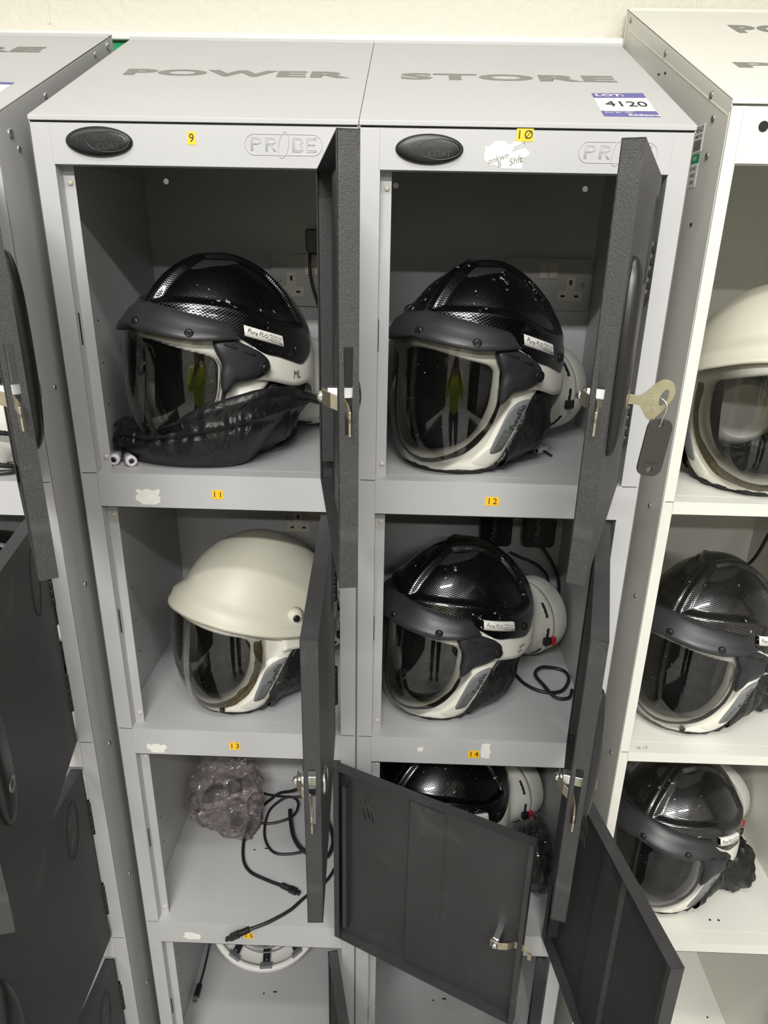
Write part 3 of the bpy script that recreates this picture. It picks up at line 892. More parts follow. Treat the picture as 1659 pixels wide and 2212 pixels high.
# seam of the wedge under the sloping top
mb = MB(); mb.prism([(0.02, 1.795), (0.02, 1.7965), (0.505, 2.0005), (0.505, 1.999)], 0, 0.7984, 0.7992)
mb.build('side_seam', M_white, cabR, origin=oR)


def stencil(parent, org, x0, y, h, z0, y0, ln):
    """left parts of the large slanted letters that run out of the frame"""
    k = 0.4368

    def T(pts): return [(x0 + a + 0.45 * (b), y + b) for a, b in pts]
    H = h
    outer = [(0, H), (ln, H), (ln, H * .70), (H * 1.1, H * .70), (H * 1.1, H * .52), (ln, H * .52), (ln, H * .30), (H * 1.1, H * .30), (H * .9, 0), (0.0, 0)]
    slope_poly(parent, org, [(x0 + a - 0.0 * b, y + b) for a, b in outer], M_letter, 'top_lettering', y0, z0, 0.0018)


wide_text(cabR, oR, 'POWER', 0.924, 1.180, 0.366, 0.058, 0.012, 1.8092, italic=0.0)
wide_text(cabR, oR, 'PROBE', 0.853, 1.170, 0.155, 0.030, 0.012, 1.8092, italic=0.0)


def side_sticker(parent, org, x, y0, y1, z0, z1, m, lines, name, tm=M_ink):
    mb = MB(); mb.box(x - 0.0004, x, y0, y1, z0, z1)
    l = mb.build(name, m, parent, origin=org)
    mb = MB()
    for s, yy, zz, sz in lines:
        Mx = Matrix.Translation((x - 0.0006, yy, zz)) @ Matrix.Rotation(R(-90), 4, 'Z') @ Matrix.Rotation(R(90), 4, 'X')
        if s == '|||':
            for k in range(14):
                w = (0.0005, 0.0010, 0.0004)[k % 3]
                mb.box(x - 0.0006, x - 0.0004, yy - 0.011 + k * 0.0016, yy - 0.011 + k * 0.0016 + w, zz - sz, zz + sz)
        else: mb.mesh(text_mesh(s, sz, 0.0001), Mx)
    mb.build('sticker_print', tm, l, origin=org)


side_sticker(cabR, oR, 0.799, 0.0795, 0.1150, 1.7650, 1.7960, M_paper, [('HEAD', 0.0945, 1.7905, 0.0095), ('SBK01735', 0.0945, 1.7830, 0.0050), ('|||', 0.095, 1.7730, 0.0060)], 'barcode_sticker')
side_sticker(cabR, oR, 0.799, 0.082, 0.108, 1.7530, 1.7630, M_green, [('TEST', 0.095, 1.758, 0.006)], 'green_test_sticker', M_paper)
side_sticker(cabR, oR, 0.799, 0.082, 0.108, 1.7250, 1.7525, M_paper, [('IO NO.', 0.095, 1.7470, 0.006), ('DATE', 0.095, 1.7390, 0.006), ('DUE', 0.095, 1.7310, 0.006)], 'test_date_sticker')
# punched holes in the shelves
for x, y, z in ((1.112, 0.055, ZBr[1]), (1.124, 0.055, ZBr[1]), (1.040, 0.06, ZBr[2]), (1.056, 0.06, ZBr[2]), (1.150, 0.20, ZBr[2]), (1.160, 0.17, ZBr[3]), (1.165, 0.14, ZBr[3])):
    mb = MB(); mb.lathe([(0.0022, 0), (0.0022, 0.0003)], Matrix.Translation((x, y, z)), 10)
    mb.build('punched_hole', M_matt, cabR, origin=oR)

mb = MB(); mb.mesh(text_mesh('16 17', .009, .0001), Matrix.Translation((.838, .022, ZBr[1] + .0003)))
mb.build('handwriting', M_letter, cabR, origin=oR)

# ------------------------------------------------------------------ helmets
YC = 0.010


ZK = .130


def E(phi, z, off=0.0):
    """outer form of the head shell; phi 0 = front, + = wearer's left"""
    a = 0.112; b = 0.148 if math.cos(phi) > 0 else 0.138
    if z > .150:
        t = min(1.0, (z - .150) / ZK); w = .5 + .5 * math.cos(phi); w = w * w * (3 - 2 * w)
        k = w * math.sqrt(max(0.0, 1 - t * t)) + (1 - w) * max(0.0, 1 - t ** 1.6) ** .62
    else: k = 1 - .07 * ((.150 - z) / .15) ** 2
    return Vector(((a * k + off) * math.sin(phi), YC - (b * k + off) * math.cos(phi), z))


def V(phi, z, off=0.0):
    f = 1 - .07 * ((z - .11) / .10) ** 2 if z > .11 else 1 - .17 * ((.11 - z) / .11) ** 2
    return Vector(((0.118 * f + off) * math.sin(phi), YC - (0.158 * f + off) * math.cos(phi), z))


def ss(a, b, x):
    t = max(0.0, min(1.0, (x - a) / (b - a))); return t * t * (3 - 2 * t)


RIM_B = [(0, .206), (30, .200), (50, .190), (66, .176), (79, .1545), (90, .146), (100, .138), (111, .131), (119, .136), (128, .150), (150, .166), (180, .170)]
RIM_W = [(0, .190), (25, .184), (50, .168), (70, .150), (90, .134), (110, .124), (135, .119), (180, .118)]


def rim_z(tab, d):
    d = abs(((d + 180) % 360) - 180)
    for (a, za), (b, zb_) in zip(tab, tab[1:]):
        if a <= d <= b:
            t = (d - a) / (b - a)
            i = tab.index((a, za)); p0 = tab[max(i - 1, 0)][1]; p3 = tab[min(i + 2, len(tab) - 1)][1]
            return 0.5 * ((2 * za) + (zb_ - p0) * t + (2 * p0 - 5 * za + 4 * zb_ - p3) * t * t + (3 * za - p0 - 3 * zb_ + p3) * t ** 3)
    return tab[-1][1]


def add_uv(o, f):
    me = o.data; uv = me.uv_layers.new(name='UVMap')
    for lp in me.loops:
        uv.data[lp.index].uv = f(me.vertices[lp.vertex_index].co)


LINE_D = [(0, .2185), (35, .2190), (52, .2160), (65, .2110), (80, .1990), (95, .1870), (110, .1830), (180, .1830)]
ZTOP = .150 + ZK


def shell_black():
    mb = MB(); N, Mr = 288, 96; rows = []
    for i in range(Mr + 1):
        t = i / Mr; row = []
        for k in range(N):
            d = 360 * k / N; ph = R(d); zr = rim_z(RIM_B, d)
            s = math.sin(t * PI / 2); z = zr + (ZTOP - zr) * s
            p = E(ph, z)
            nrm = Vector((p.x / .108 ** 2, (p.y - YC) / .147 ** 2, max(0.0, (z - .15)) / ZK ** 2)).normalized()
            wx = .009 + .5 * max(0, p.y + .03) + 1.3 * max(0, p.y - .045)
            dd = min(d, 360 - d)
            zl = rim_z(LINE_D, dd)
            sd = min(abs(p.x) - wx, (z - zl) * .9)
            if t > .97: sd = -1
            disp = (-.0046 * ss(-.002, .008, sd) + .0026 * math.exp(-((sd + .003) / .0055) ** 2)) * ss(0, .10, t)
            # rear swage and the rear edge flare
            row.append(p + nrm * disp)
        rows.append(row)
    mb.quad_grid(rows, close_u=True)
    # inward return at the rim
    row0 = rows[0]; mb.quad_grid([row0, [Vector((p.x * .955, YC + (p.y - YC) * .955, p.z + .002)) for p in row0]], close_u=True)
    return mb


def shell_cream():
    mb = MB(); ZTOP = .150 + ZK; N, Mr = 128, 44; rows = []
    rims = [(-.000, .0060), (.0005, .0080), (.006, .0085), (.0064, .0065), (.021, .0060), (.0235, .0045), (.029, -.0015)]
    for dz, off in rims:
        row = []
        for k in range(N):
            d = 360 * k / N; zr = rim_z(RIM_W, d); fl = .35 + .65 * (math.cos(R(d)) * .5 + .5)
            row.append(E(R(d), zr + dz * .95, off * fl + .006 * fl))
        rows.append(row)
    for i in range(Mr + 1):
        t = i / Mr; row = []
        for k in range(N):
            d = 360 * k / N; zr = rim_z(RIM_W, d) + .034; s = math.sin(t * PI / 2)
            z = zr + (ZTOP - zr) * s
            row.append(E(R(d), z, -.0030 * (1 - s) * (.5 + .5 * math.cos(R(d)))))
        rows.append(row)
    mb.quad_grid(rows, close_u=True)
    row0 = rows[0]; mb.quad_grid([row0, [Vector((p.x * .93, YC + (p.y - YC) * .93, p.z + .002)) for p in row0]], close_u=True)
    return mb


IN_H = [(0, .172), (12, .170), (24, .165), (38, .158), (49, .1515), (53.5, .141), (53.5, .122), (51.5, .094), (45, .066), (36, .048), (26, .039), (13, .033), (0, .031)]
OUT_H = [(0, .204), (22, .199), (42, .190), (60, .180), (76, .163), (85, .145), (86, .118), (79, .098), (74, .075), (69.5, .046), (63, .018), (50, .005), (28, .0025), (0, .002)]


def loop_of(half, n):
    r = crom([(a, z, 0) for a, z in half], n)
    pts = [(p.x, p.y) for p in r] + [(-p.x, p.y) for p in r[-2:0:-1]]
    return pts


def ring_patch(f0, f1, surf, off, n=48, seg=6, i0=0, i1=None, inner=IN_H, outer=OUT_H, closed=True):
    A = loop_of(inner, n); B = loop_of(outer, n); L = len(A)
    idx = range(L) if closed else [(i0 + k) % L for k in range((i1 - i0) % L + 1)]
    rows = []
    for j in range(seg + 1):
        t = f0 + (f1 - f0) * j / seg; row = []
        for i in idx:
            ph = A[i][0] + (B[i][0] - A[i][0]) * t; z = A[i][1] + (B[i][1] - A[i][1]) * t
            row.append(surf(R(ph), z, off(j / seg, t)))
        rows.append(row)
    return rows


def blob_patch(mb, outline, surf, base, bulge, n=40, seg=5, mirror=False):
    o = crom([(a, z, 0) for a, z in outline], n, closed=True)
    cx = sum(p.x for p in o) / n; cz = sum(p.y for p in o) / n
    rows = []
    sg = -1 if mirror else 1
    for j in range(seg + 1):
        t = 1 - j / seg * .98
        off = base + bulge * (1 - t ** 4)
        rows.append([surf(R(sg * (cx + (p.x - cx) * t)), cz + (p.y - cz) * t, off) for p in o])
    skirt = [surf(R(sg * p.x), p.y, base - .004) for p in o]
    mb.quad_grid([skirt] + rows, close_u=True)


def cloth(p, seed, amp, sc_=14):
    n1 = noise.noise(Vector((p.x * sc_ + seed, p.y * sc_, p.z * sc_ * .6))); n2 = 1 - abs(noise.noise(Vector((p.x * sc_ * 2.1, p.y * sc_ * 2.1 + seed, p.z * sc_ * 1.2)))) * 2
    return amp * (n1 + .55 * n2)


def shell_text(parent, s, ph0, z0, size, surf, off, rotdeg, m, name, sx=1.0, sgn=1):
    """small print wrapped on the helmet side: text runs towards the back"""
    me = text_mesh(s, size, 0.0, sx=sx)
    mb = MB(); r = R(rotdeg)
    vs = []
    for v in me.vertices:
        a = v.co.x * math.cos(r) - v.co.y * math.sin(r); b = v.co.x * math.sin(r) + v.co.y * math.cos(r)
        vs.append(surf(R(ph0) + a / .125, z0 + b, off))
    b0 = len(mb.v); mb.v += vs
    for p in me.polygons: mb.f.append(tuple(b0 + i for i in p.vertices)); mb.smooth.append(False)
    return mb.build(name, m, parent)


def make_helmet(kind='black', hood='normal', jaw='big', visor=None, fan=True, fy=.146, red=False, dots=False, seal=None, seed=1):
    """kind black = woven print lacquer with rubber brow band, cream = plain cream shell with flared lip"""
    root = empty('respirator_helmet')
    black = kind == 'black'
    # shell
    if black:
        o = shell_black().build('shell', M_carbon, root)

        def uvf(c):
            return (math.atan2(c.x, -(c.y - YC)) * .115 if abs(c.x) + abs(c.y) > 1e-6 else 0, c.z * .8 + math.hypot(c.x, c.y - YC) * -.9)
        add_uv(o, uvf)
    else: o = shell_cream().build('shell', M_shellplain, root)
    # padding inside
    mb = MB(); rows = []
    for i in range(9):
        s = math.sin(i / 8 * PI / 2)
        rows.append([E(R(360 * k / 48), rim_z(RIM_B if black else RIM_W, 360 * k / 48) + .006 + (ZTOP - .016 - rim_z(RIM_B if black else RIM_W, 360 * k / 48)) * s, -.009) for k in range(48)])
    mb.quad_grid(rows, close_u=True, flip=True)
    mb.build('inner_padding', M_matt, root)
    # visor
    mb = MB(); rows = []
    ps = [-62 + 124 * k / 56 for k in range(57)]
    for j in range(15):
        t = j / 14; row = []
        for d in ps:
            zt_ = .196 - .02 * (abs(d) / 62) ** 2; zb_ = .012 + .095 * max(0, (abs(d) - 16) / 46) ** 1.6
            row.append(V(R(d), zb_ + (zt_ - zb_) * t, .0))
        rows.append(row)
    mb.quad_grid(rows)
    mb.build('visor', visor or M_visor, root)
    # face frame
    prof = lambda j, t: -.0095 - .004 * (1 - min(1, t / .12)) - .002 * ss(.3, .5, t) + .003 * ss(.5, .75, t) - .005 * ss(.92, 1, t)
    mb = MB(); rows = ring_patch(0, 1, V, prof, seg=14)
    inn = ring_patch(-.0, -.0, V, lambda j, t: -.026, seg=1)[0]
    mb.quad_grid([inn] + rows, close_u=True)
    mb.build('face_frame', M_plastic, root)
    if dots:
        mb = MB(); rows = ring_patch(.02, .26, V, lambda j, t: -.0115, seg=4)
        mb.quad_grid(rows, close_u=True)
        o = mb.build('dotted_visor_border', M_half, root)
        add_uv(o, lambda c: (math.atan2(c.x, -(c.y - YC)) * .13, c.z))
    # foam seal between frame and visor
    SI = [(55.5, .146), (55.8, .120), (54, .095), (48, .068), (35, .042), (14, .024), (0, .019)]
    SO = [(62.5, .146), (62.5, .118), (60.5, .090), (53.5, .054), (39, .024), (14, .0085), (0, .005)] if not black else [(59.0, .146), (59.0, .118), (57, .093), (50.5, .060), (37, .031), (14, .0155), (0, .011)]
    mb = MB(); rows = []
    a_ = crom([(q_[0], q_[1], 0) for q_ in SI], 34); b_ = crom([(q_[0], q_[1], 0) for q_ in SO], 34)
    for j_ in range(6):
        t = j_ / 5; off = -.0115 + .0045 * math.sin(PI * t)
        hlf = [(p.x + (q_.x - p.x) * t, p.y + (q_.y - p.y) * t) for p, q_ in zip(a_, b_)]
        rows.append([V(R(x), z, off + .0003 * math.sin(n_ * 5)) for n_, (x, z) in enumerate(hlf)] + [V(R(-x), z, off) for x, z in hlf[-2::-1]])
    mb.quad_grid(rows)
    mb.build('foam_seal', seal or M_fuzzy, root)
    # jaw bulge with its grey inset label
    for sg in (1, -1):
        mb = MB(); blob_patch(mb, [(81, .112), (70, .109), (61, .100), (55.5, .068), (50, .038), (42, .020), (43, .009), (52, .0065), (62, .020), (69, .048), (74, .078)], V, -.010, .0045, mirror=sg < 0)
        j = mb.build('jaw_bulge', M_plastic, root)
        mb = MB(); blob_patch(mb, [(77, .104), (69, .102), (62.5, .091), (57.5, .064), (53.5, .038), (55, .032), (61, .037), (67, .063), (72.5, .090)], V, -.0046, .0006, mirror=sg < 0)
        jl = mb.build('jaw_label', M_jlab, j)
        if sg > 0 and jaw != 'none':
            shell_text(jl, 'PureFlo', 68.5, .082, .013, V, -.0030, 68, M_ink, 'jaw_print', sx=.9)
            for q_, (pp, zz) in enumerate(((58.5, .052), (60, .051), (61.5, .050), (63, .049))):
                shell_text(jl, 'AS/NZS EN12941 TH3', pp, zz, .0034, V, -.0030, 68, M_ink, 'jaw_print')
    if black:
        # brow band
        mb = MB(); rows = []
        sec = [(-.006, 1.0, .0), (.002, 1.0, -.001), (.0065, .86, 0), (.0085, .6, 0), (.0120, .36, 0), (.0150, .22, 0), (.0155, .05, 0), (.0140, -.02, 0), (.006, -.02, 0), (-.002, .05, 0)]
        ds = [-66 + 132 * k / 66 for k in range(67)]
        for off, f, dz in sec:
            row = []
            for d in ds:
                ad = abs(d); zt_ = .2185 - .024 * (ad / 60) ** 1.5 - .016 * ss(60, 66, ad); zb_ = .1875 - .0135 * min(1, ad / 40)
                e = 1 - .45 * ss(52, 66, ad)
                row.append(E(R(d), zb_ + (zt_ - zb_) * f + dz, off * e + .002))
            rows.append(row)
        mb.quad_grid(rows, close_v=True)
        mb.build('brow_band', M_band, root)
        for d in (-39, 4, 39):
            p = E(R(d), .1950 - .0125 * abs(d) / 39, .0150)
            nrm = Vector((math.sin(R(d)), -math.cos(R(d)), .05)).normalized()
            mb = MB(); mb.lathe([(.0062, -.001), (.0062, .0008), (.005, .0028), (.0035, .0034), (.002, .0026)], Matrix.Translation(p) @ nrm.to_track_quat('Z', 'Y').to_matrix().to_4x4(), 18)
            mb.build('stud', M_black, root)
        # side brackets over the visor pivots
        for sg in (1, -1):
            mb = MB(); blob_patch(mb, [(51.5, .173), (56, .178), (63, .173), (70, .165), (77, .155), (81.5, .142), (80, .129), (73, .121), (63, .117), (58.5, .107), (55.5, .105), (54.5, .122), (55.5, .142), (52.5, .160)], V, .0008, .0060, n=64, mirror=sg < 0)
            b = mb.build('visor_bracket', M_bracket, root)
            p = V(R(sg * 77.5), .1365, .0062); nrm = Vector((sg * math.sin(R(77.5)), -math.cos(R(77.5)), 0))
            Mx = Matrix.Translation(p) @ nrm.to_track_quat('Z', 'Y').to_matrix().to_4x4()
            mb = MB(); mb.lathe([(.0078, -.001), (.0078, .0012), (.0066, .0016), (.0060, .0008), (.0035, .0008), (.003, .002), (.001, .0022)], Mx, 22)
            mb.build('pivot_knob', M_black, b)
            for dd, zz in ((60.5, .1665), (69.5, .1570)):
                mb = MB(); blob_patch(mb, [(dd - 3.6, zz + .0030), (dd + 1.5, zz + .0015), (dd + 3.2, zz - .0040), (dd - 1.0, zz - .0012)], V, .0066, .0002, n=14, seg=2, mirror=sg < 0)
                mb.build('bracket_slot', M_matt, b)
        # maker's label and the rear screws
        lx = [(68.3, .1915), (67.6, .1780), (91.0, .1600), (92.2, .1740)]
        for sg in (1,):
            mb = MB(); rows = []
            for j in range(3):
                rows.append([E(R(lx[0][0] + (lx[3][0] - lx[0][0]) * k / 10), (lx[0][1] + (lx[3][1] - lx[0][1]) * k / 10) * (1 - j / 2) + (lx[1][1] + (lx[2][1] - lx[1][1]) * k / 10) * (j / 2), .0040) for k in range(11)])
            mb.quad_grid(rows); mb.quad_grid([rows[0]] + [[p - Vector((.004, 0, 0)) for p in rows[0]]]); mb.quad_grid([rows[2]] + [[p - Vector((.004, 0, 0)) for p in rows[2]]])
            ml = mb.build('maker_label', M_paper, root)
            shell_text(ml, 'Pure', 73.2, .1815, .0082, E, .0044, -24, M_ink, 'label_print', sx=.9)
            shell_text(ml, 'FLO', 79.6, .1768, .0070, E, .0044, -24, M_ink, 'label_print')
            for q_ in range(3):
                shell_text(ml, ('BS EN397 1995', 'Size 54-61cm', 'WARNING LABEL')[q_], 87.2 - q_ * .35, .1738 - q_ * .0030 - .0005, .0029, E, .0044, -24, M_ink, 'label_print')
        for sg in (1, -1):
            p = E(R(sg * 106), .153, .001); nrm = Vector((sg, .1, .05)).normalized()
            Mx = Matrix.Translation(p) @ nrm.to_track_quat('Z', 'Y').to_matrix().to_4x4()
            mb = MB(); mb.lathe([(.0068, -.001), (.0068, .0012), (.0052, .0016), (.0045, .0003), (.003, .0003), (.002, .0020)], Mx, 20)
            mb.build('screw', M_black, root)
    else:
        for sg in (1,):
            p = E(R(sg * 84), .170, .001); nrm = Vector((sg, -.35, .15)).normalized()
            Mx = Matrix.Translation(p) @ nrm.to_track_quat('Z', 'Y').to_matrix().to_4x4()
            mb = MB(); mb.lathe([(.016, -.004), (.0120, .0015), (.0085, .0060), (.0062, .0072), (.0055, .0062)], Mx, 24)
            kb = mb.build('knob_boss', M_shellplain, root)
            mb = MB(); mb.lathe([(.0056, .004), (.0056, .0082), (.0040, .0092)], Mx, 18)
            mb.build('knob', M_black, kb)
    # pale cradle below the shell, behind the jaw
    mb = MB(); rows = []
    for j in range(7):
        t = j / 6; row = []
        for k in range(61):
            d = 74 + (286 - 74) * k / 60; dd = min(d, 360 - d)
            top = rim_z(RIM_B if black else RIM_W, d) + .008; bot = .118 - .016 * ss(74, 105, dd) - .060 * ss(115, 165, dd)
            row.append(E(R(d), bot + (top - bot) * t, .0030 - .0065 * t * t))
        rows.append(row)
    mb.quad_grid(rows)
    mb.build('head_cradle', M_plastic, root, solid=.003)
    # fan unit
    if fan:
        Mf = Matrix.Translation((0, fy, .080)) @ Matrix.Rotation(R(-90 - 3), 4, 'X') @ Matrix.Scale(1.07, 4)
        mb = MB(); mb.lathe([(.040, -.045), (.058, -.012), (.060, .012), (.0655, .024), (.067, .027), (.067, .031), (.0645, .032), (.0635, .036)], Mf, 48)
        fn = mb.build('fan_collar', M_fan, root)
        mb = MB(); mb.lathe([(.0655, .0365), (.0665, .038), (.0665, .064), (.0645, .069), (.055, .0715), (.02, .0715)], Mf, 48)
        mb.build('fan_housing', M_fan, fn)
        mb = MB()
        for a in (-48, -8, 32, 72, 112, 152, 192, 232):
            rows = []
            for q_ in range(8):
                an = R(a + q_ * 3.4)
                rows.append([Mf @ Vector((r_ * math.cos(an), r_ * math.sin(an), h_)) for r_, h_ in ((.0575, .0105), (.0640, .0215))])
            rows = [[p + (p - Mf @ Vector((0, 0, .03))).normalized() * .0008 for p in r_] for r_ in rows]
            mb.quad_grid(rows)
        mb.build('collar_slots', M_matt, fn)
        for sg in (1,):
            p = Mf @ Vector((.0660 * math.cos(R(12)), .066 * math.sin(R(12)), .020))
            mb = MB(); Mx = Matrix.Translation(p) @ Matrix.Rotation(R(-8), 4, 'Z')
            mb.box(-.004, .005, -.008, .006, -.008, .006, Mx)
            cn = mb.build('connector', M_black, fn, bevel=.001)
            if red:
                mb = MB(); mb.box(.0005, .0085, .0052, .014, -.0085, .0065, Mx)
                mb.build('red_button', M_red, cn, bevel=.0015)
    # cloth hood
    mb = MB(); rows = []
    NK = 121
    for j in range(19):
        t = j / 18; row = []
        for k in range(NK):
            d = 64 + (296 - 64) * k / (NK - 1); dd = min(d, 360 - d)
            ztop = .050 + .066 * ss(62, 78, dd) - .010 * ss(80, 120, dd)
            z = ztop * (1 - t) + .004 * t
            bul = -.010 + .009 * math.sin(PI * min(1, t * 1.1)) - .020 * ss(.8, 1, t) - .040 * ss(90, 160, dd) * (t > 0) * ss(0, .5, t)
            p = E(R(d), z, bul)
            w = cloth(p, seed * 3.7, .007, 22) * math.sin(PI * min(1, t + .05)) + .0016 * math.sin(d * 1.9 + seed) * math.sin(PI * t)
            p = E(R(d), max(.0035, z + cloth(p, seed + 9, .004, 17) * (0 < j < 17)), bul + w)
            row.append(p)
        rows.append(row)
    mb.quad_grid(rows)
    low = rows[-1]
    mb.quad_grid([low, [Vector((p.x * .6, YC + (p.y - YC) * .6, .0035)) for p in low]])
    mb.build('neck_hood', M_nylon, root)
    if hood == 'pulled': return root
    # gathered hem under the chin and up the back edge of the jaw
    mb = MB(); pts = []
    path = [(110, .112), (98, .114), (88, .108), (81, .096), (76.5, .074), (71.5, .046), (64.5, .018), (50, .006), (26, .0052), (0, .0050)]
    pp = crom([(a, z, 0) for a, z in path], 44)
    full = [(p.x, p.y) for p in pp] + [(-p.x, p.y) for p in pp[-2::-1]]
    for i, (a, z) in enumerate(full):
        pts.append(V(R(a), max(z, .0052), -.0125 + .0012 * math.sin(i * 2.1) + .0010 * math.sin(i * .9)))
    mb.tube(pts, .0050, 8, rfun=lambda t: .0045 + .0008 * math.sin(t * 160))
    mb.build('hood_hem', M_nylon, root)
    # liner seen through the visor
    mb = MB(); rows = []
    for j in range(13):
        t = j / 12; row = []
        for k in range(61):
            d = 44 + (316 - 44) * k / 60
            p = E(R(d), .006 + .17 * t, -.022 - .028 * (1 - t) ** 2)
            row.append(E(R(d), .006 + .17 * t, -.022 - .028 * (1 - t) ** 2 + cloth(p, seed + 31, .007, 20)))
        rows.append(row)
    mb.quad_grid(rows)
    mb.quad_grid([[Vector((.060 * s * math.sin(a), YC - (.095 * s) * math.cos(a), .012 + .012 * (1 - s) + cloth(Vector((s * math.sin(a) * .1, s * math.cos(a) * .1, 0)), seed, .006, 30))) for a in [2 * PI * k / 40 for k in range(40)]] for s in (1.25, .9, .6, .3, .02)], close_u=True)
    mb.build('cloth_lining', M_nylon, root)
    if not black or dots:
        p = V(R(26), .014, -.006)
        mb = MB(); mb.lathe([(.0045, -.003), (.0045, .0015), (.003, .0022)], Matrix.Translation(p) @ Matrix.Rotation(R(90), 4, 'X'), 16)
        mb.build('chin_stud', M_black, root)
    return root


def kids(o): return [c for c in C.objects if c.parent == o]


def copy_tree(o, parent=None):
    c = o.copy(); C.objects.link(c); c.parent = parent
    for ch in kids(o): copy_tree(ch, c)
    return c


def place(o, x, y, z, yaw, pitch=0, roll=0, label=None, group='respirator helmets stored in the lockers'):
    o.location = (x, y, z); o.rotation_euler = (R(pitch), R(roll), R(yaw))
    setp(o, label, 'helmet', group)
    return o


TILT = 0.0
h_plain = make_helmet(seed=1)
h_red = make_helmet(seed=2, red=True)
h_dots = make_helmet(seed=3, dots=True)
h_smoke = make_helmet(seed=4, visor=M_visor_dark, red=True)
h_cream = make_helmet(kind='cream', seed=5, seal=M_oldseal, fy=.114)

h12 = copy_tree(h_red)
h14 = copy_tree(h_red)
h9 = make_helmet(seed=6, dots=True)
place(h_plain, .545, .134, ZB[0] + .0015, -41, label='black woven-print helmet in the top compartment marked 10, beside the double socket')
place(h12, .539, .140, ZB[1] + .0015, -50, label='black woven-print helmet with red button in the compartment marked 12')
place(h14, .538, .160, ZB[2] + .0105, -53, pitch=-1.0, roll=-3, label='black woven-print helmet half hidden behind the wide open door, under the shelf marked 14')
place(h9, .170, .139, ZB[0] + .0035, -37.5, pitch=-.8, label='black helmet with paint chips and initials, in the compartment marked 9')
place(h_cream, .199, .142, ZB[1] + .0015, -41, label='plain cream helmet in the compartment marked 11')
place(h_dots, .963, .157, ZBr[1] + .0015, -48, label='black helmet with dotted visor border in the second compartment of the off-white locker')
place(h_red, -.238, .12, ZBl[1] + .0015, -46, label='dark helmet almost hidden behind the open doors of the left locker')
place(h_smoke, .986, .167, ZBr[2] + .0015, -46.5, label='black helmet with smoky visor in the third compartment of the off-white locker')
r1 = copy_tree(h_cream)
place(r1, .968, .150, ZBr[0] + .0015, -14, label='plain cream helmet in the top compartment of the off-white locker')


def local_of(root):
    return (Matrix.Translation(root.location) @ root.rotation_euler.to_matrix().to_4x4()).inverted()


def to_local(mb, root):
    Mi = local_of(root); mb.v = [Mi @ v for v in mb.v]; return mb


# hood of the helmet marked 9: pulled round the front and gathered
floor9 = ZB[0]
bot = [(.014, .130), (.020, .098), (.046, .066), (.086, .044), (.134, .032), (.186, .036), (.214, .056), (.222, .095), (.222, .140), (.220, .185)]
mid = [(.010, .110, .025), (.025, .082, .030), (.056, .055, .036), (.088, .028, .040), (.148, .006, .053), (.206, .005, .065), (.247, .018, .074), (.264, .050, .074), (.284, .110, .071), (.298, .160, .069)]
top = [(.012, .110, .044), (.031, .086, .054), (.066, .056, .053), (.114, .018, .066), (.159, .006, .086), (.203, .004, .102), (.249, .014, .114), (.275, .050, .111), (.283, .120, .092), (.302, .200, .067)]
NB = 150
B = crom([(a, b, 0) for a, b in bot], NB); Mi_ = crom(mid, NB); T = crom(top, NB)
mb = MB(); rows = []
for j in range(31):
    t = j / 30; row = []
    for k in range(NB):
        u = k / (NB - 1)
        p = B[k].lerp(Mi_[k], t / .55) if t < .55 else Mi_[k].lerp(T[k], (t - .55) / .45)
        out = Vector((.25 - .9 * (u < .06), -1, .1)).normalized()
        bul = .010 * math.sin(PI * min(1, t / .55)) + .0035 * math.exp(-((t - .60) / .05) ** 2) - .005 * math.exp(-((t - .52) / .03) ** 2) + .005 * math.exp(-((t - .9) / .08) ** 2)
        q_ = p + out * bul
        w = cloth(q_, 3.3, .0065, 24) * math.sin(PI * min(1, t * .93 + .04)) + .0013 * math.sin(k * 1.25 + 5 * t) * math.exp(-((t - .55) / .14) ** 2)
        row.append(Vector((max(.0085, q_.x), q_.y - w, max(.0016, q_.z + w * .5 * (j > 0)) + floor9)))
    rows.append(row)
last = rows[-1]
for a_, b_, c_ in ((.004, .012, .002), (.006, .026, -.004), (.006, .040, -.020)): rows.append([p + Vector((a_, b_, c_)) for p in last])
mb.quad_grid(rows)
to_local(mb, h9).build('pulled_hood', M_nylon, h9)


def toggle(root, x, y, z, r, ln, yaw):
    M = Matrix.Translation((x, y, z)) @ Matrix.Rotation(R(yaw), 4, 'Z') @ Matrix.Rotation(R(90), 4, 'X')
    mb = MB(); mb.lathe([(r * .5, -ln * .5), (r * .86, -ln * .5), (r * .9, ln * .1), (r, ln * .15), (r, ln * .5), (r * .5, ln * .5), (r * .45, ln * .3)], M, 24)
    t = to_local(mb, root).build('cord_toggle', M_toggle, root)
    mb = MB(); mb.lathe([(r * .48, ln * .2), (r * .48, ln * .46), (r * .2, ln * .5)], M, 14)
    to_local(mb, root).build('cord_knot', M_black, t)


toggle(h9, .0335, .044, floor9 + .0082, .0078, .024, 5)
toggle(h9, .0550, .040, floor9 + .0080, .0076, .026, 32)
toggle(h_plain, .648, .170, floor9 + .0062, .0058, .021, -130)
toggle(h_plain, .655, .150, floor9 + .0062, .0058, .021, -55)
mb = MB(); mb.tube(crom([(.615, .165, floor9 + .012), (.630, .170, floor9 + .006), (.648, .170, floor9 + .006)], 14), .0016, 8)
to_local(mb, h_plain).build('drawcord', M_black, h_plain)
mb = MB(); mb.tube(crom([(.612, .150, floor9 + .012), (.635, .158, floor9 + .004), (.655, .150, floor9 + .006), (.664, .136, floor9 + .004), (.668, .130, floor9 + .003)], 20), .0018, 8)
to_local(mb, h_plain).build('drawcord', M_black, h_plain)
mb = MB(); mb.tube(crom([(.024, .075, floor9 + .010), (.030, .060, floor9 + .009), (.042, .054, floor9 + .008), (.058, .050, floor9 + .008)], 14), .003, 8)
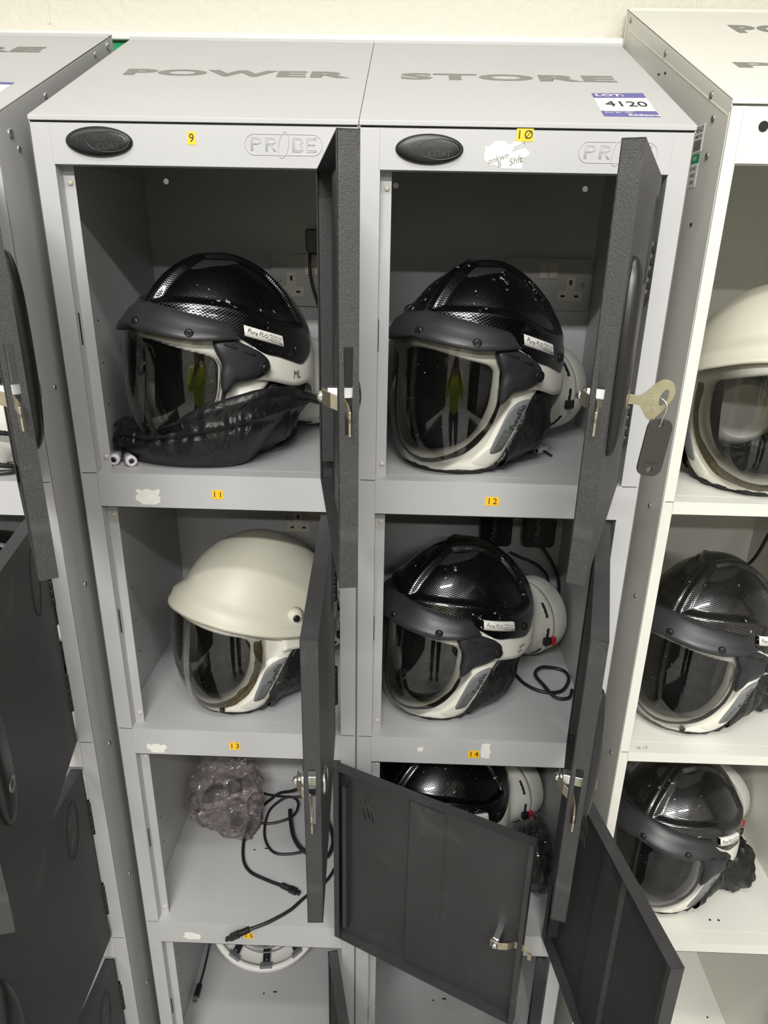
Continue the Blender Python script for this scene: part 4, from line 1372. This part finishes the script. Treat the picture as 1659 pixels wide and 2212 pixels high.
to_local(mb, h9).build('drawcord', M_black, h9)


def scrawl(root, s_, d, z, sz, rot=-4):
    shell_text(root, s_, d, z, sz, E, .0030, rot, M_ink, 'handwriting', sx=.8)


scrawl(h9, 'ML', 104, .118, .016)
scrawl(h_plain, 'ESM', 117, .112, .009)
scrawl(h12, '####', 103, .122, .008); scrawl(h12, '###', 101, .114, .008)

# ------------------------------------------------------------------ chargers and cables
def charger(x0, x1, y0, z0, z1, label, text=True, extra=None):
    cx = (x0 + x1) / 2
    e = empty('battery_charger', (cx, y0 + .02, z0), label=label, cat='charger', group='battery chargers plugged in at the back')
    o3 = Vector((cx, y0 + .02, z0))
    mb = MB(); mb.prism([(x0, z0 + .006), (x0 + .006, z0), (x1 - .006, z0), (x1, z0 + .006), (x1, z1), (x0, z1)], 1, y0, YB - .0118)
    b = mb.build('charger_body', M_black, e, origin=o3, bevel=.002)
    if text:
        mb = MB(); mb.mesh(text_mesh('PureFlo', .012, .0002, align='LEFT'), Matrix.Translation((cx - .004, y0 - .0003, z0 + .024)) @ Matrix.Rotation(R(90), 4, 'X') @ Matrix.Rotation(R(90), 4, 'Z'))
        mb.build('printed_name', M_letter, e, origin=o3)
        mb = MB(); mb.tube([(cx - .004 + .0045 * math.cos(a), y0 - .0002, z0 + .016 + .0045 * math.sin(a)) for a in [2 * PI * k / 18 for k in range(17)]], .0007, 5, cap=False)
        mb.build('printed_emblem', M_letter, e, origin=o3)
    return e


charger(.594, .654, .326, 1.116, 1.195, 'left of the two black chargers above the helmet in the compartment marked 12')
charger(.676, .736, .326, 1.116, 1.195, 'right of the two black chargers above the helmet in the compartment marked 12')
charger(.272, .300, .330, 1.634, 1.672, 'small black plug adapter beside the socket in the compartment marked 9', text=False)
charger(.243, .300, .318, ZB[2] + .001, ZB[2] + .080, 'black charger block standing behind the narrow open door over the cable tangle', text=False)


def cable(pts, r, label, group=None, n=None, name='cable'):
    c_ = crom(pts, n or len(pts) * 8)
    mb = MB(); mb.tube(c_, r, 8)
    o = mb.build(name, M_cable)
    return setp(o, label, 'cable', group)


z5 = ZB[1]
cable([(.690, .335, 1.17), (.703, .330, 1.132), (.728, .326, 1.098), (.748, .32, 1.060), (.753, .318, 1.020), (.745, .315, z5 + .03), (.720, .300, z5 + .005)], .0030, 'black cable hanging diagonally from the right charger in the compartment marked 12')
cable([(.655, .338, 1.10), (.672, .332, 1.094), (.705, .325, 1.082), (.728, .325, 1.058), (.734, .325, 1.02), (.730, .325, z5 + .01)], .0026, 'black cable arching behind the helmet in the compartment marked 12')
cable([(.652, .190, z5 + .0036), (.668, .150, z5 + .0036), (.695, .128, z5 + .0036), (.728, .130, z5 + .0036), (.749, .163, z5 + .0036), (.749, .190, z5 + .0036), (.730, .200, z5 + .005), (.704, .192, z5 + .010), (.690, .170, z5 + .0105), (.698, .140, z5 + .0105), (.716, .112, z5 + .0036), (.738, .112, z5 + .0036), (.749, .135, z5 + .0036)], .0031,
      'black cable coiled on the floor behind the helmet in the compartment marked 12')

z13 = ZB[2]
t1 = empty('charger_lead', (.2, .2, z13), label='long looped black lead with ribbed plug lying below the number 13', cat='cable'); o1 = Vector((.2, .2, z13))
mb = MB()
loops = [(.262, .305, .05), (.225, .300, .030), (.193, .310, .012), (.176, .300, .005), (.152, .262, .0045), (.139, .200, .004), (.147, .142, .004), (.167, .110, .004), (.203, .092, .004), (.236, .079, .005)]
mb.tube(crom([(a, b, z13 + c_) for a, b, c_ in loops], 90), .0032, 8); mb.build('lead', M_cable, t1, origin=o1)


def plug(parent, org, a, b, ribs_at=0.0):
    a = Vector(a); b = Vector(b); d = (b - a).normalized(); L = (b - a).length
    M = Matrix.Translation(a) @ d.to_track_quat('X', 'Z').to_matrix().to_4x4()
    mb = MB(); mb.box(L * .42, L * .82, -.0058, .0058, -.0042, .0042, M); mb.box(L * .82, L, -.0040, .0040, -.0030, .0030, M)
    pb = mb.build('plug_body', M_cable, parent, origin=org, bevel=.0012)
    mb = MB()
    prof = [(.0032, 0)]
    for k in range(6):
        x = L * (.02 + .40 * k / 6); prof += [(.0034, x), (.0055, x + .0004), (.0055, x + L * .040), (.0034, x + L * .045)]
    prof.append((.004, L * .43))
    mb.lathe([(r_, h_) for r_, h_ in prof], M @ Matrix.Rotation(R(90), 4, 'Y'), 14)
    mb.build('ribbed_strain_relief', M_cable, parent, origin=org)


plug(t1, o1, (.234, .080, z13 + .0062), (.272, .063, z13 + .0062))
mb = MB()
loops = [(.292, .300, .03), (.232, .285, .026), (.177, .300, .014), (.141, .309, .011), (.128, .285, .011), (.137, .252, .004), (.166, .231, .004), (.201, .233, .006), (.232, .250, .010), (.236, .285, .012), (.212, .300, .011), (.182, .278, .004), (.174, .240, .004), (.181, .192, .004), (.204, .158, .004), (.237, .154, .004), (.275, .165, .004)]
mb.tube(crom([(a, b, z13 + c_) for a, b, c_ in loops], 150), .0027, 8)
setp(mb.build('cable', M_cable), 'thin black cable in overlapping loops beside the plastic bag, under the shelf marked 13', 'cable')
mb = MB()
loops = [(.222, .262, .012), (.228, .233, .012), (.241, .191, .010), (.265, .157, .012), (.308, .146, .006), (.322, .177, .006), (.316, .215, .006), (.300, .240, .020)]
mb.tube(crom([(a, b, z13 + c_) for a, b, c_ in loops], 70), .0042, 8)
setp(mb.build('cable', M_cable), 'thick black cable curving round below the charger block, under the shelf marked 13', 'cable')
t2 = empty('charger_lead', (.22, .02, z13), label='black lead with a ribbed plug hanging over the shelf edge by the number 15', cat='cable'); o2 = Vector((.22, .02, z13))
mb = MB(); mb.tube(crom([(.335, .135, z13 + .004), (.318, .095, z13 + .004), (.281, .056, z13 + .004), (.257, .028, z13 + .004), (.222, .002, z13 + .005), (.190, -.010, z13 + .0005)], 50), .0031, 8)
mb.build('lead', M_cable, t2, origin=o2)
plug(t2, o2, (.191, -.0095, z13 + .001), (.148, -.0120, z13 - .024))
# usb lead at the left of the lowest compartment
z15 = ZB[3]
t3 = empty('usb_lead', (.018, .2, z15), label='black cable with a metal plug running along the left wall under the shelf marked 15', cat='cable'); o4 = Vector((.018, .2, z15))
mb = MB(); mb.tube(crom([(.018, .345, z15 + .20), (.018, .30, z15 + .10), (.019, .262, z15 + .030), (.0185, .215, z15 + .008), (.0180, .175, z15 + .006)], 40), .0022, 8)
mb.build('lead', M_cable, t3, origin=o4)
mb = MB(); mb.box(.0125, .0235, .148, .175, z15 + .001, z15 + .010); mb.build('plug_body', M_cable, t3, origin=o4, bevel=.0015)
mb = MB(); mb.box(.0140, .0220, .134, .148, z15 + .003, z15 + .0075); mb.build('metal_plug', M_zinc, t3, origin=o4, bevel=.0004)
mb = MB(); mb.box(.0155, .0172, .137, .1395, z15 + .0074, z15 + .0077); mb.box(.0190, .0207, .137, .1395, z15 + .0074, z15 + .0077); mb.build('plug_window', M_matt, t3, origin=o4)
# cables of the right hand locker and of compartment 9
cable([(1.128, .40, 1.04), (1.140, .37, 1.085), (1.152, .362, 1.137), (1.165, .36, 1.20), (1.170, .37, 1.27)], .0034, 'black cable rising diagonally behind the helmet with the dotted visor border')
cable([(.279, .333, 1.636), (.278, .330, 1.615), (.281, .328, 1.59), (.290, .326, 1.56), (.300, .326, 1.53)], .0026, 'black cable hanging from the plug adapter in the compartment marked 9')

# ------------------------------------------------------------------ plastic bags
def crumple(cx, cy, cz, rx, ry, rz, seed, amp, sc_, n=56, flat=False):
    mb = MB(); rows = []
    for j in range(n // 2 + 1):
        th = PI * j / (n // 2); row = []
        for k in range(n):
            a = 2 * PI * k / n
            d = Vector((math.sin(th) * math.cos(a), math.sin(th) * math.sin(a), math.cos(th)))
            f = 1 + amp * noise.noise(d * sc_ + Vector((seed, 0, 0))) + amp * .7 * (1 - 2 * abs(noise.noise(d * sc_ * 2 + Vector((0, seed, 0)))))
            p = Vector((d.x * rx * f, d.y * ry * f, d.z * rz * f))
            row.append(Vector((cx + p.x, cy + p.y, max(cz + p.z, cz - rz * .72))))
        rows.append(row)
    mb.quad_grid(rows, close_u=True, smooth=not flat)
    return mb


for root_, x_, y_, z_, sd in ((h_smoke, 1.098, .150, ZBr[2], 3.7), (h_dots, 1.085, .155, ZBr[1], 8.2)):
    to_local(crumple(x_, y_, z_ + .046, .048, .042, .056, sd, .20, 2.6, 40), root_).build('gathered_hood', M_nylon, root_)
bag = empty('plastic_bag', (.085, .27, z13), label='crumpled pinkish clear plastic bag in the back corner under the shelf marked 13', cat='bag'); ob_ = Vector((.085, .27, z13))
mb = MB(); rows = []
for j in range(27):
    th_ = PI * j / 26; row = []
    for k in range(44):
        a = 2 * PI * k / 44; d = Vector((math.sin(th_) * math.cos(a), math.sin(th_) * math.sin(a), math.cos(th_)))
        f = 1 + .20 * noise.noise(d * 1.7 + Vector((2.2, 0, 0))) + .22 * (1 - 2 * abs(noise.noise(d * 2.3 + Vector((0, 5, 0))))) + .10 * noise.noise(d * 6.0 + Vector((0, 0, 3)))
        p = Vector((d.x * .070 * f, d.y * .072 * f, d.z * .066 * f))
        p.x += .045 * max(0, -p.z / .07) * (1 if d.y < 0 else .3); p.y -= .020 * max(0, -p.z / .07)
        row.append(Vector((min(.168, max(.010, .084 + p.x)), .262 + p.y, max(z13 + .055 + p.z, z13 + .0015))))
    rows.append(row)
mb.quad_grid(rows, close_u=True, smooth=False)
mb.build('film', M_film, bag, origin=ob_)
Mx = Matrix.Translation((.062, .245, z13 + .065)) @ Euler((R(28), R(20), R(25))).to_matrix().to_4x4()
mb = MB(); mb.prism([(-.012, -.035), (.010, -.038), (.015, .030), (.002, .044), (-.016, .030)], 1, -.006, .006, Mx)
setp(mb.build('strap_clip', M_band, bevel=.002), 'dark grey plastic clip showing through the crumpled pinkish bag', 'clip')
Mx = Matrix.Translation((.108, .282, z13 + .055)) @ Euler((R(10), R(-35), R(-15))).to_matrix().to_4x4()
mb = MB(); mb.prism([(-.03, -.010), (.030, -.013), (.034, .010), (-.026, .013)], 1, -.008, .008, Mx)
setp(mb.build('strap_buckle', M_bracket, bevel=.002), 'flat dark buckle lying deeper in the crumpled pinkish bag', 'buckle')

bag2 = empty('plastic_bag', (.718, .17, z13), label='clear plastic bag with black cloth inside, right of the helmet behind the wide open door', cat='bag'); ob2 = Vector((.718, .17, z13))
crumple(.718, .130, z13 + .050, .028, .060, .066, 6.1, .16, 3.0, 30, True).build('film', M_film2, bag2, origin=ob2)
setp(crumple(.718, .138, z13 + .042, .016, .034, .048, 9.4, .2, 3.0, 36).build('folded_cloth', M_nylon), 'folded black cloth inside the clear plastic bag right of the helmet', 'cloth')

# white cloth and braided cord in the left locker
wb = empty('cloth_bag', (-.16, .09, ZBl[0]), label='white cloth bag with a black braided cord at the left edge, top compartment', cat='bag'); owb = Vector((-.16, .09, ZBl[0]))
crumple(-.165, .085, ZBl[0] + .062, .075, .075, .085, 4.4, .16, 2.4).build('cloth', M_paper, wb, origin=owb)
for pts in ([(-.23, .04, .045), (-.17, .008, .052), (-.12, .000, .058), (-.085, .02, .050)], [(-.22, .02, .018), (-.15, -.008, .024), (-.11, -.010, .016), (-.08, .01, .007)], [(-.20, -.018, .0050), (-.14, -.020, .0050), (-.09, -.005, .0050), (-.078, .03, .0050)]):
    mb = MB(); mb.tube(crom([(a, b, ZBl[0] + c_) for a, b, c_ in pts], 60), .004, 8, rfun=lambda t: .0036 + .0006 * math.sin(t * 190))
    mb.build('braided_cord', M_cable, wb, origin=owb)

# ------------------------------------------------------------------ upturned cap with harness in the lowest compartment
capr = empty('bump_cap', (.158, .215, z15), rot=(R(0), 0, R(0)), label='white cap lying upturned with its grey harness showing, under the shelf marked 15', cat='helmet')
A = Matrix.Translation((0, .040, .146)) @ Matrix.Rotation(R(6), 4, 'Z') @ Matrix.Rotation(R(-110), 4, 'X')
mb = MB(); rows = []
for j in range(15):
    t = j / 14 * PI / 2
    rows.append([A @ Vector((.124 * math.cos(t) ** .8 * math.cos(a), .136 * math.cos(t) ** .8 * math.sin(a), -.0 + .086 * math.sin(t))) for a in [2 * PI * k / 64 for k in range(64)]])
mb.quad_grid(rows, close_u=True); M_wcap = mat('white_cap_plastic', (0.80, 0.79, 0.76), 0.35)
mb.build('cap_shell', M_wcap, capr, solid=.003)
mb = MB(); rows = []
for r_, h_ in ((1.0, 0), (1.035, -.002), (1.035, -.007), (.985, -.007), (.945, -.003), (.945, .004)):
    rows.append([A @ Vector((.124 * r_ * math.cos(a), .136 * r_ * math.sin(a), h_)) for a in [2 * PI * k / 64 for k in range(64)]])
mb.quad_grid(rows, close_u=True, close_v=True); mb.build('cap_rim', M_wcap, capr)
for k, ang in enumerate((128, 90, 52, -20, -160)):
    a = R(ang); p = Vector((.116 * math.cos(a), .128 * math.sin(a), -.002)); Mx = A @ Matrix.Translation(p) @ Matrix.Rotation(a - PI / 2, 4, 'Z')
    mb = MB(); mb.box(-.014, .014, -.003, .003, -.006, .010, Mx); mb.build('harness_clip', M_jlab, capr, bevel=.0008)
    mb = MB(); pts = [A @ Vector((.112 * s_ * math.cos(a), .124 * s_ * math.sin(a), .006 + .075 * (1 - s_ ** 2))) for s_ in (1, .8, .55, .3, 0)]
    q2 = crom(pts, 16); wv = (A.to_3x3() @ Vector((-math.sin(a), math.cos(a), 0))).normalized() * .008
    mb.quad_grid([[p_ - wv for p_ in q2], [p_ + wv for p_ in q2]]); mb.build('harness_strap', M_black, capr, solid=.0012)
for k, (rr, hz_) in enumerate(((.82, .012), (.78, .020), (.74, .016))):
    mb = MB(); mb.tube([A @ Vector((.114 * rr * math.cos(a), .126 * rr * math.sin(a), hz_ + .004 * math.sin(3 * a))) for a in [2 * PI * q_ / 50 for q_ in range(51)]], .0016, 6, cap=False)
    mb.build('harness_cord', M_jlab, capr)

# ------------------------------------------------------------------ key with tag in the lock of the door beside 10
th = R(69.0); P0 = Vector((0.7295, -0.0015, 0)); u = Vector((-math.cos(th), -math.sin(th), 0)); n_ = Vector((math.sin(th), -math.cos(th), 0))
lock = P0 + u * .283 + n_ * .0125; lock.z = ZB[0] + .0025 + .170
key = empty('key', tuple(lock), label='brass coloured key with dark tag in the lock beside the number 10', cat='key'); ok_ = lock.copy()
Mk = Matrix.Translation(lock) @ Matrix(((n_.x, 0, u.x, 0), (n_.y, 0, u.y, 0), (0, 1, 0, 0), (0, 0, 0, 1)))
bow = [(0, .0045), (.010, .0045), (.018, .013), (.024, .0185), (.030, .0195), (.035, .017), (.0375, .011), (.0365, .004), (.030, -.007), (.025, -.0135), (.021, -.0165), (.017, -.0155), (.012, -.008), (.009, -.0045), (0, -.0045)]
bow = [(p.x, p.y) for p in crom([(a, b, 0) for a, b in bow], 44)]
hole = [(.029 + .0033 * math.cos(a) + .0055 * math.sin(a) * .35, .004 + .0075 * math.sin(a)) for a in [2 * PI * k / 20 for k in range(20)]]
mb = MB(); mb.mesh(plate_mesh(bow, [hole], .0020), Mk); mb.build('key_bow', M_brass, key, origin=ok_, bevel=.0003)
mb = MB(); mb.mesh(text_mesh('L&F 92146', .0048, .0004), Mk @ Matrix.Translation((.0195, .0005, .0012)) @ Matrix.Rotation(R(-78), 4, 'Z')); mb.build('key_stamp', M_steel, key, origin=ok_)
rc = Mk @ Vector((.0275, -.0085, 0)); mb = MB()
mb.tube([rc + Vector((.0010 * math.sin(3 * a), 0, 0)) + Vector((.6, -.8, 0)) * .0055 * math.cos(a) + Vector((0, 0, .0115 * math.sin(a))) for a in [2 * PI * k / 36 for k in range(37)]], .0007, 6, cap=False)
mb.build('split_ring', M_zinc, key, origin=ok_)
tg = []
w2, h2, rr = .0118, .0265, .0085
for (sx, sz, a0) in ((1, 1, 0), (-1, 1, 90), (-1, -1, 180), (1, -1, 270)):
    for k in range(7): tg.append((sx * (w2 - rr) + rr * math.cos(R(a0 + k * 15)), sz * (h2 - rr) + rr * math.sin(R(a0 + k * 15))))
tc_ = rc + Vector((0, -.001, -.0115 - h2 + .005))
Mt = Matrix.Translation(tc_) @ Matrix.Rotation(R(8), 4, 'Z') @ Matrix.Rotation(R(90), 4, 'X') @ Matrix.Rotation(R(-6), 4, 'Z')
mb = MB(); mb.mesh(plate_mesh(tg, [circ(0, h2 - .0055, .0022), circ(0, -h2 + .0062, .0028)], .0022), Mt)
tag_ = mb.build('key_tag', mat('dark_tag_plastic', (0.035, 0.031, 0.028), 0.45), key, origin=ok_, bevel=.0004)
mb = MB(); mb.box(-.0065, .0065, -.0140, -.0135, .0011, .0014, Mt); mb.build('tag_slot', M_matt, tag_, origin=ok_)

# ------------------------------------------------------------------ the person taking the picture (mirrored in the visors)
def skin(name, pts, edges, radii, m, parent, root=0, sub=2):
    me = bpy.data.meshes.new(name); me.from_pydata(pts, edges, []); me.update()
    o = bpy.data.objects.new(name, me); C.objects.link(o); o.parent = parent
    md = o.modifiers.new('skin', 'SKIN'); md.use_smooth_shade = True
    sv = me.skin_vertices[0] if len(me.skin_vertices) else None
    if sv is None:
        bpy.context.view_layer.objects.active = o
        bm = bmesh.new(); bm.from_mesh(me); bm.verts.layers.skin.verify(); bm.to_mesh(me); bm.free(); sv = me.skin_vertices[0]
    for i, r in enumerate(radii):
        r = r if isinstance(r, tuple) else (r, r)
        sv.data[i].radius = r; sv.data[i].use_root = (i == root)
    sb = o.modifiers.new('sub', 'SUBSURF'); sb.levels = sub; sb.render_levels = sub
    me.materials.append(m)
    return o


M_skin = mat('skin', (0.42, 0.24, 0.17), 0.5)
M_hivis = mat('hi_vis_cloth', (0.62, 0.78, 0.03), 0.6, bump=(60, 0.2))
M_hair = mat('dark_hair', (0.03, 0.02, 0.015), 0.6)
M_trouser = mat('dark_trousers', (0.03, 0.033, 0.045), 0.8, bump=(60, 0.2))
M_boot = mat('brown_boots', (0.07, 0.04, 0.025), 0.6)
pe = empty('person', (0.42, -1.355, 0), label='person in yellow hi-vis jacket and dark trousers holding up a phone', cat='person')
# joints are in the person's own space, facing +y
J = [(0, 0, .99), (0, .0, 1.13), (0, .01, 1.28), (0, .0, 1.41), (0, .010, 1.485), (0, .025, 1.555), (0, .035, 1.62), (0, .030, 1.70),
     (.17, .0, 1.41), (.25, .14, 1.24), (.13, .34, 1.43), (.085, .40, 1.50),
     (-.17, .0, 1.41), (-.25, .14, 1.24), (-.11, .34, 1.43), (-.055, .40, 1.50),
     (.09, 0, .84), (.10, .02, .50), (.105, -.02, .10), (.11, .09, .03), (-.09, 0, .84), (-.10, .02, .50), (-.105, -.02, .10), (-.11, .09, .03)]
Ed = [(0, 1), (1, 2), (2, 3), (3, 4), (4, 5), (5, 6), (6, 7), (3, 8), (8, 9), (9, 10), (10, 11), (3, 12), (12, 13), (13, 14), (14, 15), (0, 16), (16, 17), (17, 18), (18, 19), (0, 20), (20, 21), (21, 22), (22, 23)]
Rd = [(.14, .10), (.125, .095), (.145, .105), (.12, .09), .054, (.060, .066), (.082, .100), (.080, .096), .058, .045, .033, (.026, .040), .058, .045, .033, (.026, .040),
      .088, .058, .042, .040, .088, .058, .042, .040]
body = skin('body', J, Ed, Rd, M_skin, pe)
jk = [0, 1, 2, 3, 8, 9, 10, 12, 13, 14]; im = {v: i for i, v in enumerate(jk)}
jp = [J[v] for v in jk]; jp[0] = (0, 0, .86)
skin('jacket', jp, [(im[a], im[b]) for a, b in Ed if a in im and b in im], [(.175, .135), (.160, .125), (.170, .130), (.140, .108), .078, .066, .052, .078, .066, .052], M_hivis, pe)
tk = [0, 1, 16, 17, 18, 20, 21, 22]; im = {v: i for i, v in enumerate(tk)}
tp = [J[v] for v in tk]; tp[1] = (0, 0, 1.10)
skin('trousers', tp, [(im[a], im[b]) for a, b in Ed if a in im and b in im], [(.150, .112), (.130, .100), .096, .072, .062, .096, .072, .062], M_trouser, pe)
for sx in (1, -1):
    skin('boot', [(sx * .105, -.03, .10), (sx * .105, -.03, .045), (sx * .11, .10, .040), (sx * .112, .17, .035)], [(0, 1), (1, 2), (2, 3)], [.055, .050, .048, .038], M_boot, pe)
mb = MB(); rows = []
for j in range(11):
    t = j / 10 * PI * .62
    rows.append([(0.094 * math.sin(t) * math.cos(a), .022 + .108 * math.sin(t) * math.sin(a) - .02 * (1 - math.cos(t)), 1.690 + .105 * math.cos(t) + .05 * max(0, math.sin(a)) * math.sin(t)) for a in [2 * PI * k / 28 for k in range(28)]])
mb.quad_grid(rows, close_u=True); mb.build('hair', M_hair, pe)
mb = MB(); mb.lathe([(.003, 0), (.013, .006), (.016, .02), (.010, .045), (.003, .055)], Matrix.Translation((0, .130, 1.625)) @ Matrix.Rotation(R(-8), 4, 'X'), 12); mb.build('nose', M_skin, pe)
for sx in (1, -1):
    mb = MB(); mb.lathe([(.001, -.012), (.009, -.008), (.012, 0), (.009, .008), (.001, .012)], Matrix.Translation((sx * .034, .106, 1.668)), 12); mb.build('eye', M_paper, pe)
    mb = MB(); mb.lathe([(.004, -.006), (.016, -.002), (.018, .003), (.006, .006)], Matrix.Translation((sx * .083, .035, 1.655)) @ Matrix.Rotation(R(90), 4, 'Y') @ Matrix.Scale(1.5, 4, (1, 0, 0)), 14); mb.build('ear', M_skin, pe)
mb = MB(); mb.tube(crom([(-.026, .122, 1.600), (0, .130, 1.597), (.026, .122, 1.600)], 10), .005, 8); mb.build('mouth', M_brass if False else mat('lips', (0.33, 0.12, 0.10), 0.5), pe)
for sx in (1, -1):
    # palm and five fingers closing on the edge of the phone
    cx, cy, cz = (.085 if sx > 0 else -.055), .40, 1.50
    pts = [(cx, cy - .01, cz - .01), (cx - sx * .006, cy + .03, cz + .035)]; ed = [(0, 1)]; rd = [(.022, .034), (.016, .034)]
    for k, (L_, dz) in enumerate(((.060, .030), (.068, .012), (.064, -.006), (.052, -.022))):
        b0 = len(pts); bx = cx - sx * .008
        pts += [(bx, cy + .035, cz + .030 + dz), (bx - sx * .012, cy + .035 + L_ * .45, cz + .034 + dz), (bx - sx * .032, cy + .035 + L_ * .72, cz + .036 + dz), (bx - sx * .048, cy + .030 + L_ * .78, cz + .036 + dz)]
        ed += [(1, b0), (b0, b0 + 1), (b0 + 1, b0 + 2), (b0 + 2, b0 + 3)]; rd += [.0105, .0095, .0088, .0075]
    b0 = len(pts); pts += [(cx - sx * .022, cy + .010, cz + .012), (cx - sx * .042, cy + .030, cz + .030), (cx - sx * .052, cy + .036, cz + .050)]
    ed += [(0, b0), (b0, b0 + 1), (b0 + 1, b0 + 2)]; rd += [.013, .011, .009]
    skin('hand', pts, ed, rd, M_skin, pe)
ph_ = MB(); ph_.box(-.036, .036, -.004, .004, -.073, .073)
pho = ph_.build('phone', M_black, None, bevel=.003); pho.location = (.436, -.915, 1.582); pho.rotation_euler = (R(-21), 0, 0)
setp(pho, 'black phone held up in both hands in front of the lockers', 'phone')
